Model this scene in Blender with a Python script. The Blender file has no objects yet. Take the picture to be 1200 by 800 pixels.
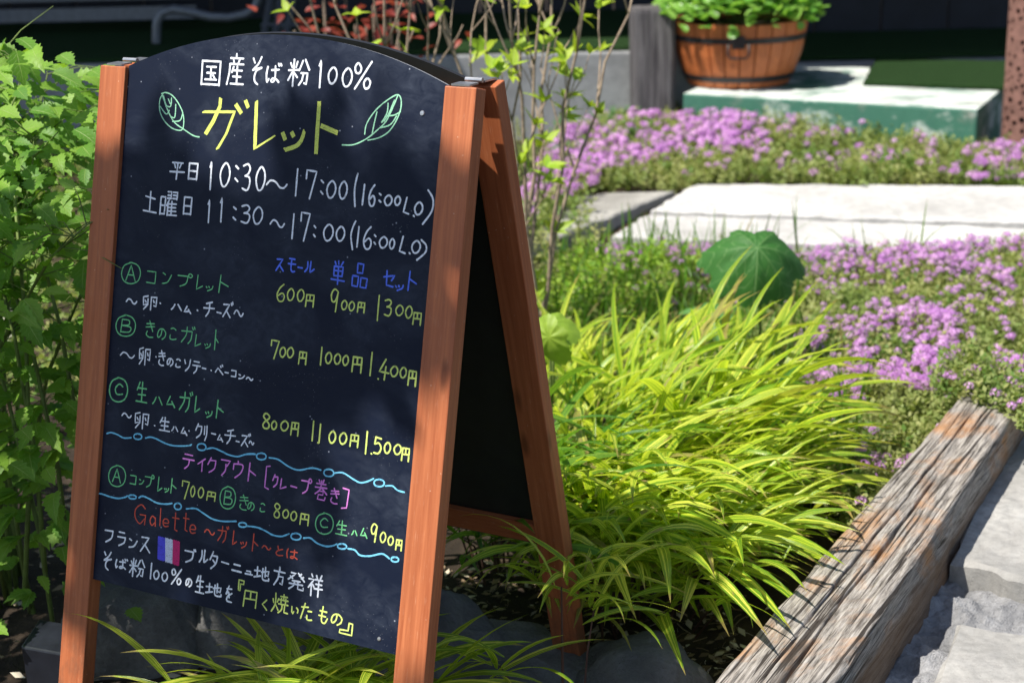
import bpy, math, random
import numpy as np
from mathutils import Vector, noise

SC = bpy.context.scene
COL = SC.collection
random.seed(7)
RNG = np.random.default_rng(11)
rad = math.radians

# ------------------------------------------------------------------ camera
PITCH, ROLL, CAM_H = 0.29627, -0.02343, 1.22
FWD = Vector((0, math.cos(PITCH), -math.sin(PITCH)))
_r0 = Vector((1, 0, 0)); _u0 = _r0.cross(FWD)
RGT = _r0 * math.cos(ROLL) + _u0 * math.sin(ROLL)
UPV = RGT.cross(FWD)
FPX = 1965.0                                   # focal length measured in widths of a 1200 wide frame
cam_data = bpy.data.cameras.new('camera')
cam = bpy.data.objects.new('camera', cam_data)
COL.objects.link(cam)
cam_data.sensor_width = 36
cam_data.lens = FPX / 1200 * 36
cam_data.clip_start = 0.05
cam_data.clip_end = 400
cam_data.dof.use_dof = True
cam_data.dof.focus_distance = 2.22
cam_data.dof.aperture_fstop = 6.3
from mathutils import Matrix
cam.matrix_world = Matrix(((RGT.x, UPV.x, -FWD.x, 0), (RGT.y, UPV.y, -FWD.y, 0), (RGT.z, UPV.z, -FWD.z, CAM_H), (0, 0, 0, 1)))
SC.camera = cam
CAMP = Vector((0, 0, CAM_H))

def _dir(x, y): return FWD + RGT * ((x - 600) / FPX) - UPV * ((y - 400) / FPX)
def on_z(x, y, z=0.0):
    """survey helper: the point of the photograph on a level plane of height z (metres)"""
    d = _dir(x, y); return CAMP + d * ((z - CAM_H) / d.z)
def at_y(x, y, Y):
    """survey helper: the point of the photograph at the distance Y"""
    d = _dir(x, y); return CAMP + d * (Y / d.y)

# ------------------------------------------------------------------ light
SUN_EL = rad(60)
SUN_H = Vector((-0.85, -0.53, 0)).normalized()
TO_SUN = SUN_H * math.cos(SUN_EL) + Vector((0, 0, math.sin(SUN_EL)))
w = bpy.data.worlds.new('World'); SC.world = w; w.use_nodes = True
nt = w.node_tree
sky = nt.nodes.new('ShaderNodeTexSky'); sky.sky_type = 'NISHITA'; sky.sun_disc = False
sky.sun_elevation = SUN_EL; sky.sun_rotation = math.atan2(SUN_H.x, SUN_H.y)
bg = nt.nodes['Background']; bg.inputs['Strength'].default_value = 0.095
nt.links.new(sky.outputs[0], bg.inputs[0])
sun_d = bpy.data.lights.new('sun', 'SUN'); sun_d.energy = 5.0; sun_d.angle = rad(0.5); sun_d.color = (1, 0.95, 0.87)
sun = bpy.data.objects.new('sun', sun_d); COL.objects.link(sun)
sun.rotation_euler = TO_SUN.to_track_quat('Z', 'Y').to_euler()
SC.view_settings.view_transform = 'Standard'; SC.view_settings.look = 'None'
SC.view_settings.exposure = 0.64; SC.view_settings.gamma = 1
SC.cycles.max_bounces = 7; SC.cycles.transmission_bounces = 5; SC.cycles.transparent_max_bounces = 6
SC.cycles.sample_clamp_indirect = 6

# ------------------------------------------------------------------ object helpers
def tag(o, label=None, cat=None, group=None, kind=None):
    if label: o['label'] = label
    if cat: o['category'] = cat
    if group: o['group'] = group
    if kind: o['kind'] = kind
    return o

def empty(name, loc, label=None, cat=None, group=None, kind=None):
    o = bpy.data.objects.new(name, None); COL.objects.link(o); o.location = loc
    o.empty_display_size = .05
    return tag(o, label, cat, group, kind)

def wloc(o):
    v = Vector(o.location)
    while o.parent: o = o.parent; v = v + Vector(o.location)
    return v

def mesh_np(name, V, loops, totals, co=None, smooth=False):
    me = bpy.data.meshes.new(name)
    V = np.asarray(V, np.float32); loops = np.asarray(loops, np.int32); totals = np.asarray(totals, np.int32)
    me.vertices.add(len(V)); me.vertices.foreach_set('co', V.ravel())
    me.loops.add(len(loops)); me.loops.foreach_set('vertex_index', loops)
    me.polygons.add(len(totals))
    st = np.zeros(len(totals), np.int32); st[1:] = np.cumsum(totals)[:-1]
    me.polygons.foreach_set('loop_start', st); me.polygons.foreach_set('loop_total', totals)
    me.polygons.foreach_set('use_smooth', np.full(len(totals), smooth, bool))
    if co is not None:
        a = me.attributes.new('co', 'FLOAT_VECTOR', 'POINT')
        a.data.foreach_set('vector', np.asarray(co, np.float32).ravel())
    me.update(); me.validate()
    return me

class Shape:
    """collects vertices, faces and a surface coordinate for each vertex"""
    def __init__(s): s.V = []; s.F = []; s.C = []
    def add(s, V, F, C=None):
        b = len(s.V); s.V += [tuple(v) for v in V]; s.F += [tuple(i + b for i in f) for f in F]
        s.C += [tuple(c) for c in (C if C is not None else V)]
        return s
    def box(s, o, ax, ay, az, C0=(0, 0, 0)):
        """box from corner o along three edge vectors; surface coordinate measured along the edges"""
        o, ax, ay, az = Vector(o), Vector(ax), Vector(ay), Vector(az)
        if ax.cross(ay).dot(az) < 0: o = o + az; az = -az
        lx, ly, lz = ax.length, ay.length, az.length
        V = []; C = []
        for k in (0, 1):
            for j in (0, 1):
                for i in (0, 1):
                    V.append(o + ax * i + ay * j + az * k); C.append((C0[0] + lx * i, C0[1] + ly * j, C0[2] + lz * k))
        return s.add(V, [(0, 2, 3, 1), (4, 5, 7, 6), (0, 1, 5, 4), (1, 3, 7, 5), (3, 2, 6, 7), (2, 0, 4, 6)], C)
    def tube(s, pts, r, n=7, caps=True, flat=1.0):
        pts = [Vector(p) for p in pts]
        R = r if hasattr(r, '__len__') else [r] * len(pts)
        V = []; C = []; L = 0
        t0 = (pts[1] - pts[0]).normalized()
        side = t0.cross(Vector((0, 0, 1)))
        if side.length < .1: side = t0.cross(Vector((1, 0, 0)))
        side.normalize()
        for i, p in enumerate(pts):
            a = pts[max(i - 1, 0)]; b = pts[min(i + 1, len(pts) - 1)]
            t = (b - a).normalized()
            side = (side - t * side.dot(t)).normalized(); up = t.cross(side)
            if i: L += (p - pts[i - 1]).length
            for k in range(n):
                q = 2 * math.pi * k / n
                V.append(p + (side * math.cos(q) + up * math.sin(q) * flat) * R[i]); C.append((math.cos(q) * R[i], math.sin(q) * R[i], L))
        F = [(i * n + k, i * n + (k + 1) % n, (i + 1) * n + (k + 1) % n, (i + 1) * n + k) for i in range(len(pts) - 1) for k in range(n)]
        if caps: F += [tuple(range(n))[::-1], tuple(range((len(pts) - 1) * n, len(pts) * n))]
        return s.add(V, F, C)
    def lathe(s, prof, n=32, center=(0, 0, 0)):
        V = [(center[0] + r * math.cos(2 * math.pi * k / n), center[1] + r * math.sin(2 * math.pi * k / n), center[2] + z) for r, z in prof for k in range(n)]
        F = [(i * n + k, i * n + (k + 1) % n, (i + 1) * n + (k + 1) % n, (i + 1) * n + k) for i in range(len(prof) - 1) for k in range(n)]
        return s.add(V, F)
    def mesh(s, name, base=(0, 0, 0), smooth=False):
        b = Vector(base)
        return mesh_np(name, [(v[0] - b.x, v[1] - b.y, v[2] - b.z) for v in s.V], [i for f in s.F for i in f], [len(f) for f in s.F], s.C, smooth)

def place(name, shape, mat, parent=None, smooth=False, bevel=0, label=None, cat=None, group=None, kind=None, base=None):
    """one Shape, in world coordinates, becomes one object"""
    b = wloc(parent) if parent else (Vector(base) if base is not None else Vector((0, 0, 0)))
    me = shape.mesh(name, b, smooth); me.materials.append(mat)
    o = bpy.data.objects.new(name, me); COL.objects.link(o)
    if parent: o.parent = parent
    elif base is not None: o.location = b
    if bevel:
        m = o.modifiers.new('bevel', 'BEVEL'); m.width = bevel; m.segments = 2; m.limit_method = 'ANGLE'; m.angle_limit = rad(40)
    return tag(o, label, cat, group, kind)

def inst(name, me, M, parent, label=None):
    o = bpy.data.objects.new(name, me); COL.objects.link(o); o.parent = parent
    M = Matrix(M); M.translation = M.translation - wloc(parent)
    o.matrix_local = M
    if label: o['label'] = label
    return o

def merged(name, items, mat, parent=None, base=None, smooth=True, **kw):
    """items = [(Shape, 4x4 matrix, random number)], joined into one mesh with numpy"""
    b = np.array(wloc(parent) if parent else (base if base is not None else (0, 0, 0)))
    by = {}
    for sh, M, r in items: by.setdefault(id(sh), (sh, []))[1].append((M, r))
    Vs = []; Ls = []; Ts = []; Cs = []; n0 = 0
    for sh, lst in by.values():
        V = np.array(sh.V); C = np.array(sh.C); L = np.array([i for f in sh.F for i in f]); T = np.array([len(f) for f in sh.F])
        A = np.array([np.array(m) for m, _ in lst]); r = np.array([q for _, q in lst])
        W = np.einsum('mij,vj->mvi', A[:, :3, :3], V) + A[:, None, :3, 3] - b
        CC = np.repeat(C[None], len(lst), 0).copy(); CC[:, :, 2] = r[:, None]
        Vs.append(W.reshape(-1, 3)); Cs.append(CC.reshape(-1, 3))
        Ls.append((L[None] + (n0 + np.arange(len(lst)) * len(V))[:, None]).ravel()); Ts.append(np.tile(T, len(lst)))
        n0 += len(V) * len(lst)
    me = mesh_np(name, np.concatenate(Vs), np.concatenate(Ls), np.concatenate(Ts), np.concatenate(Cs), smooth)
    me.materials.append(mat)
    o = bpy.data.objects.new(name, me); COL.objects.link(o)
    if parent: o.parent = parent
    elif base is not None: o.location = base
    return tag(o, **kw)

def basis(origin, x, z, s=1.0):
    """matrix whose X axis runs along x and whose Z axis is near z"""
    x = Vector(x).normalized(); z = Vector(z); y = z.cross(x)
    if y.length < 1e-4: y = Vector((0, 1, 0)).cross(x)
    y.normalize(); z = x.cross(y)
    return Matrix(((x.x * s, y.x * s, z.x * s, origin[0]), (x.y * s, y.y * s, z.y * s, origin[1]), (x.z * s, y.z * s, z.z * s, origin[2]), (0, 0, 0, 1)))

def nz(x, y=0., z=0.): return noise.noise(Vector((x, y, z)))
U = random.uniform

# ------------------------------------------------------------------ material helpers
class NT:
    def __init__(s, name):
        s.m = bpy.data.materials.new(name); s.m.use_nodes = True; s.t = s.m.node_tree; s.t.nodes.clear()
        s.out = s.t.nodes.new('ShaderNodeOutputMaterial')
    def n(s, typ, **kw):
        d = s.t.nodes.new('ShaderNode' + typ)
        for k, v in kw.items(): setattr(d, k, v)
        return d
    def put(s, sock, v):
        if v is None: return
        if hasattr(v, 'is_output') or isinstance(v, bpy.types.NodeSocket): s.t.links.new(v, sock)
        elif hasattr(v, '__len__'): sock.default_value = (*v, 1) if len(v) == 3 and sock.type == 'RGBA' else v
        else: sock.default_value = v
    def attr(s): return s.n('Attribute', attribute_name='co').outputs['Vector']
    def obj(s): return s.n('TexCoord').outputs['Object']
    def map(s, v, scale=(1, 1, 1)):
        d = s.n('Mapping'); s.put(d.inputs['Vector'], v); d.inputs['Scale'].default_value = scale; return d.outputs[0]
    def noise(s, v, scale=5, detail=5, rough=.55, dist=0.):
        d = s.n('TexNoise'); s.put(d.inputs['Vector'], v); d.inputs['Scale'].default_value = scale; d.inputs['Detail'].default_value = detail
        d.inputs['Roughness'].default_value = rough; d.inputs['Distortion'].default_value = dist; return d.outputs['Fac']
    def voro(s, v, scale=5, feature='F1', out='Distance'):
        d = s.n('TexVoronoi', feature=feature); s.put(d.inputs['Vector'], v); d.inputs['Scale'].default_value = scale; return d.outputs[out]
    def ramp(s, f, stops, interp='LINEAR'):
        d = s.n('ValToRGB'); s.put(d.inputs[0], f); e = d.color_ramp.elements; d.color_ramp.interpolation = interp
        while len(e) < len(stops): e.new(.5)
        for q, (p, c) in zip(e, stops):
            q.position = p; q.color = (*c, 1) if hasattr(c, '__len__') else (c, c, c, 1)
        return d.outputs[0]
    def mix(s, f, a, b, mode='MIX'):
        d = s.n('Mix', data_type='RGBA', blend_type=mode); s.put(d.inputs[0], f); s.put(d.inputs[6], a); s.put(d.inputs[7], b); return d.outputs[2]
    def math(s, op, a, b=0., c=None):
        d = s.n('Math', operation=op); s.put(d.inputs[0], a); s.put(d.inputs[1], b)
        if c is not None: s.put(d.inputs[2], c)
        return d.outputs[0]
    def sep(s, v):
        d = s.n('SeparateXYZ'); s.put(d.inputs[0], v); return d.outputs
    def bump(s, h, strength=.5, dist=.002, normal=None):
        d = s.n('Bump'); s.put(d.inputs['Height'], h); d.inputs['Strength'].default_value = strength; d.inputs['Distance'].default_value = dist
        s.put(d.inputs['Normal'], normal); return d.outputs[0]
    def bsdf(s, color, rough=.6, normal=None, spec=.5, metal=0., coat=0.):
        d = s.n('BsdfPrincipled'); s.put(d.inputs['Base Color'], color); s.put(d.inputs['Roughness'], rough); s.put(d.inputs['Normal'], normal)
        d.inputs['Specular IOR Level'].default_value = spec; d.inputs['Metallic'].default_value = metal
        d.inputs['Coat Weight'].default_value = coat
        return d.outputs[0]
    def done(s, sh): s.t.links.new(sh, s.out.inputs[0]); return s.m

def leaf_mat(name, c1, c2, trans, vein=None, veins=7, tmix=.4, rough=.45, stripes=False, edge=None):
    m = NT(name); x, y, z = m.sep(m.attr())
    oi = m.n('ObjectInfo').outputs['Random']
    r = m.math('FRACT', m.math('ADD', z, m.math('MULTIPLY', oi, 7.3)))
    col = m.mix(r, c1, c2)
    ax = m.math('ABSOLUTE', x)
    h = None
    if stripes:   # lengthwise variegation: green lines on a yellow blade
        k = m.noise(m.map(m.attr(), (3.4, .2, 37)), 1.0, 2, .5)
        f = m.ramp(k, [(.47, 0.), (.52, 1.)])
        mid = m.ramp(ax, [(.10, 1.), (.2, 0.)])
        f = m.math('MAXIMUM', m.math('MULTIPLY', f, .9), m.math('MULTIPLY', mid, m.ramp(r, [(.2, .9), (.75, .2)])))
        col = m.mix(f, col, stripes)
        st = m.math('MULTIPLY', m.ramp(r, [(.93, 0.), (.95, 1.)]), m.ramp(m.noise(m.map(m.attr(), (1, 5, 9)), 1, 2), [(.35, .3), (.6, 1.)]))
        col = m.mix(st, col, (.34, .24, .11))
        col = m.mix(m.ramp(m.math('ADD', y, m.math('MULTIPLY', r, .12)), [(.97, 0.), (1.04, .9)]), col, (.36, .24, .10))
        h = m.math('SINE', m.math('MULTIPLY', x, 22))
    elif vein:
        s1 = m.math('FRACT', m.math('SUBTRACT', m.math('MULTIPLY', y, veins), m.math('MULTIPLY', ax, 1.6)))
        s1 = m.math('ABSOLUTE', m.math('SUBTRACT', s1, .5))
        v1 = m.ramp(s1, [(.0, 1.), (.10, 0.)])
        v2 = m.ramp(ax, [(.02, 1.), (.08, 0.)])
        v = m.math('MAXIMUM', m.math('MULTIPLY', v1, .55), v2)
        col = m.mix(m.math('MULTIPLY', v, .6), col, vein); h = m.math('SUBTRACT', 1., v)
    nrm = m.bump(h, .5, .0012) if h is not None else None
    sp = m.noise(m.obj(), 60, 3); col = m.mix(m.ramp(sp, [(.35, .25), (.6, 0.)]), col, tuple(.6 * q for q in c1))
    b = m.bsdf(col, rough, nrm, .4)
    t = m.n('BsdfTranslucent'); m.put(t.inputs[0], m.mix(.5, trans, m.mix(1., col, (1.6, 1.6, 1.), 'MULTIPLY'))); m.put(t.inputs['Normal'], nrm)
    mx = m.n('MixShader'); mx.inputs[0].default_value = tmix; m.t.links.new(b, mx.inputs[1]); m.t.links.new(t.outputs[0], mx.inputs[2])
    return m.done(mx.outputs[0])

def flat_mat(name, col, rough=.6, spec=.5, metal=0., grain=.25, scale=40, bump=.2, bd=.001):
    m = NT(name); k = m.noise(m.obj(), scale, 6, .6)
    c = m.mix(m.ramp(k, [(.3, 0.), (.7, 1.)]), tuple(q * (1 - grain) for q in col), tuple(min(1, q * (1 + grain)) for q in col))
    return m.done(m.bsdf(c, rough, m.bump(k, bump, bd), spec, metal))

def stained_wood(name, dark, light):
    m = NT(name); a = m.attr()
    g = m.noise(m.map(a, (160, 5, 160)), 1, 6, .6, .6); g2 = m.noise(m.map(a, (18, 2.2, 18)), 1, 4, .6); g3 = m.noise(m.map(a, (600, 40, 600)), 1, 3)
    c = m.mix(m.ramp(g, [(.3, 0.), (.72, 1.)]), dark, light)
    c = m.mix(m.ramp(g2, [(.35, .35), (.65, 0.)]), c, tuple(.7 * q for q in dark))
    c = m.mix(m.ramp(g3, [(.62, 0.), (.75, .25)]), c, (.75, .5, .33))
    kn = m.voro(m.map(a, (16, 5, 16)), 1); c = m.mix(m.ramp(kn, [(.05, .75), (.13, 0.)]), c, tuple(.35 * q for q in dark))
    ay = m.sep(a)[1]; md = m.math('MULTIPLY', m.ramp(ay, [(.72, 0.), (.95, 1.)]), m.ramp(m.noise(m.map(a, (30, 14, 30)), 1, 5, .7), [(.45, 0.), (.62, .8)]))
    c = m.mix(md, c, (.09, .055, .035))
    sp = m.voro(a, 55); c = m.mix(m.ramp(sp, [(.02, .6), (.05, 0.)]), c, (.75, .6, .45))
    return m.done(m.bsdf(c, m.ramp(g, [(.3, .42), (.7, .6)]), m.bump(g, .25, .0006), .4))

def stone_mat(name, dark, mid, light, scale=6, bump=.6, bd=.004, pits=True, rough=.85):
    m = NT(name); o = m.obj()
    big = m.noise(o, scale, 7, .6, .3); fine = m.noise(o, scale * 14, 6, .65); spk = m.noise(o, scale * 60, 3, .7)
    c = m.ramp(big, [(.3, dark), (.5, mid), (.7, light)])
    c = m.mix(m.ramp(fine, [(.35, .5), (.6, 0.)]), c, tuple(.55 * q for q in mid))
    c = m.mix(m.ramp(spk, [(.6, 0.), (.72, .45)]), c, light)
    h = m.math('ADD', m.math('MULTIPLY', big, .6), m.math('ADD', m.math('MULTIPLY', fine, .45), m.math('MULTIPLY', spk, .12)))
    if pits:
        p = m.ramp(m.voro(o, scale * 22), [(.06, 0.), (.2, 1.)]); h = m.math('ADD', h, m.math('MULTIPLY', p, .15))
    return m.done(m.bsdf(c, rough, m.bump(h, bump, bd), .25))

MAT = {}
MAT['frame'] = stained_wood('stained_wood', (.33, .085, .030), (.54, .175, .066))
MAT['tub_wood'] = stained_wood('tub_wood', (.36, .095, .028), (.64, .20, .06))
MAT['black_metal'] = flat_mat('black_metal', (.02, .02, .022), .45, .5, .2)
MAT['zinc'] = flat_mat('zinc', (.55, .55, .55), .35, .5, .9, .2, 80)
MAT['panel_edge'] = flat_mat('panel_edge', (.35, .36, .38), .4)
MAT['panel_back'] = flat_mat('panel_back', (.012, .014, .012), .6)

# chalkboard: near black paint, rubbed chalk haze, scratches and dust
m = NT('chalkboard'); a = m.attr()
hz = m.noise(m.map(a, (6, 9, 1)), 1, 5, .6, .8); sm = m.noise(m.map(a, (40, 55, 1)), 1, 5, .7, 1.)
c = m.mix(m.math('MULTIPLY', m.ramp(hz, [(.42, 0.), (.75, 1.)]), m.ramp(sm, [(.3, .01), (.75, .30)])), (.0045, .0085, .0230), (.15, .18, .24))
d1 = m.voro(m.map(a, (1, 1, 0)), 260); d2 = m.noise(m.map(a, (1, 1, 0)), 14, 2)
c = m.mix(m.math('MULTIPLY', m.ramp(d1, [(.05, .75), (.11, 0.)]), m.ramp(d2, [(.52, 0.), (.68, 1.)])), c, (.42, .45, .5))
d3 = m.voro(m.map(a, (1, 1, 0)), 42); c = m.mix(m.ramp(d3, [(.03, .6), (.06, 0.)]), c, (.4, .43, .5))
MAT['board'] = m.done(m.bsdf(c, m.ramp(sm, [(.3, .48), (.7, .62)]), m.bump(m.noise(a, 900, 2), .08, .0004), .18))

def chalk(name, col):
    m = NT('chalk_' + name); a = m.attr()
    k = m.noise(m.map(a, (1, 1, 0)), 1100, 3, .7); k2 = m.noise(m.map(a, (1, 1, 0)), 200, 3, .6); k3 = m.noise(m.map(a, (1, 1, 0)), 22, 2)
    f = m.math('MAXIMUM', m.ramp(k, [(.52, 0.), (.64, .7)]), m.ramp(k2, [(.54, 0.), (.74, .6)]))
    f = m.math('MAXIMUM', f, m.ramp(k3, [(.55, 0.), (.75, .25)]))
    return m.done(m.bsdf(m.mix(f, col, (.02, .03, .05)), .8, None, .2))
CHALK = {k: chalk(k, c) for k, c in dict(white=(.86, .90, .97), yellow=(.72, .80, .16), mint=(.36, .74, .48), green=(.20, .64, .27), blue=(.12, .21, .92),
    lime=(.70, .82, .20), sky=(.20, .60, .84), pink=(.80, .26, .74), red=(.66, .10, .055), flag_blue=(.10, .09, .72), flag_white=(.66, .70, .85), flag_red=(.62, .03, .16)).items()}

MAT['soil'] = stone_mat('soil', (.015, .011, .008), (.04, .028, .018), (.10, .07, .045), 9, .9, .012)
MAT['concrete'] = stone_mat('pale_concrete', (.22, .215, .20), (.34, .33, .31), (.48, .47, .44), 5, .7, .005)
MAT['mortar'] = stone_mat('mortar', (.15, .152, .16), (.29, .29, .295), (.48, .48, .49), 11, 1., .014)
MAT['white_slab'] = stone_mat('white_slab', (.34, .33, .31), (.50, .49, .47), (.64, .63, .60), 2.2, .6, .006)
MAT['grey_slab'] = stone_mat('grey_slab', (.22, .21, .19), (.34, .33, .30), (.46, .44, .40), 3, .5, .004)
MAT['rock'] = stone_mat('rock', (.085, .083, .08), (.17, .168, .162), (.25, .245, .235), 9, 1., .011)
MAT['plaster'] = stone_mat('grey_plaster', (.20, .205, .21), (.26, .265, .27), (.32, .325, .33), 1.2, .25, .002, False)
MAT['bark'] = flat_mat('bark', (.30, .23, .17), .85, .2, 0, .4, 60, .6, .002)
MAT['green_stem'] = flat_mat('green_stem', (.12, .17, .04), .6, .3, 0, .3, 50)
MAT['dark_stem'] = flat_mat('dark_stem', (.10, .05, .035), .7, .3, 0, .3, 50)

MAT['shrub_leaf'] = leaf_mat('shrub_leaf', (.085, .23, .022), (.24, .42, .045), (.38, .62, .03), (.40, .52, .16), 7, .42, .5)
MAT['fresh_leaf'] = leaf_mat('fresh_leaf', (.28, .46, .03), (.50, .60, .05), (.60, .75, .04), (.45, .55, .15), 6, .45, .45)
MAT['red_leaf'] = leaf_mat('red_leaf', (.20, .03, .025), (.36, .08, .05), (.40, .06, .03), None, 5, .35)
MAT['gold_blade'] = leaf_mat('gold_blade', (.58, .70, .045), (.88, .86, .14), (.85, 1.0, .05), None, 5, .42, .25, (.06, .24, .015))
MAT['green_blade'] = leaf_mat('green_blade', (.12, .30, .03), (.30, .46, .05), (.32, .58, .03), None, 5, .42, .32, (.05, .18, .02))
MAT['big_leaf'] = leaf_mat('big_leaf', (.03, .13, .022), (.05, .17, .03), (.12, .36, .03), (.26, .42, .16), 5, .3, .62)
MAT['pale_leaf'] = leaf_mat('pale_leaf', (.08, .22, .06), (.13, .30, .07), (.2, .42, .05), (.25, .4, .18), 5, .35, .4)
MAT['creeper_leaf'] = leaf_mat('creeper_leaf', (.10, .20, .03), (.36, .36, .13), (.36, .48, .07), None, 5, .35, .6)
MAT['weed_leaf'] = leaf_mat('weed_leaf', (.14, .30, .025), (.34, .46, .06), (.40, .58, .04), None, 5, .4, .5)
MAT['tub_leaf'] = leaf_mat('tub_leaf', (.13, .34, .05), (.30, .50, .10), (.30, .55, .05), None, 5, .38, .35)
MAT['petal'] = leaf_mat('petal', (.50, .20, .60), (.82, .50, .84), (.76, .38, .84), None, 5, .3, .6)
MAT['tree_leaf'] = leaf_mat('tree_leaf', (.05, .12, .02), (.09, .18, .03), (.2, .35, .03), None, 5, .3, .5)

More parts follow.
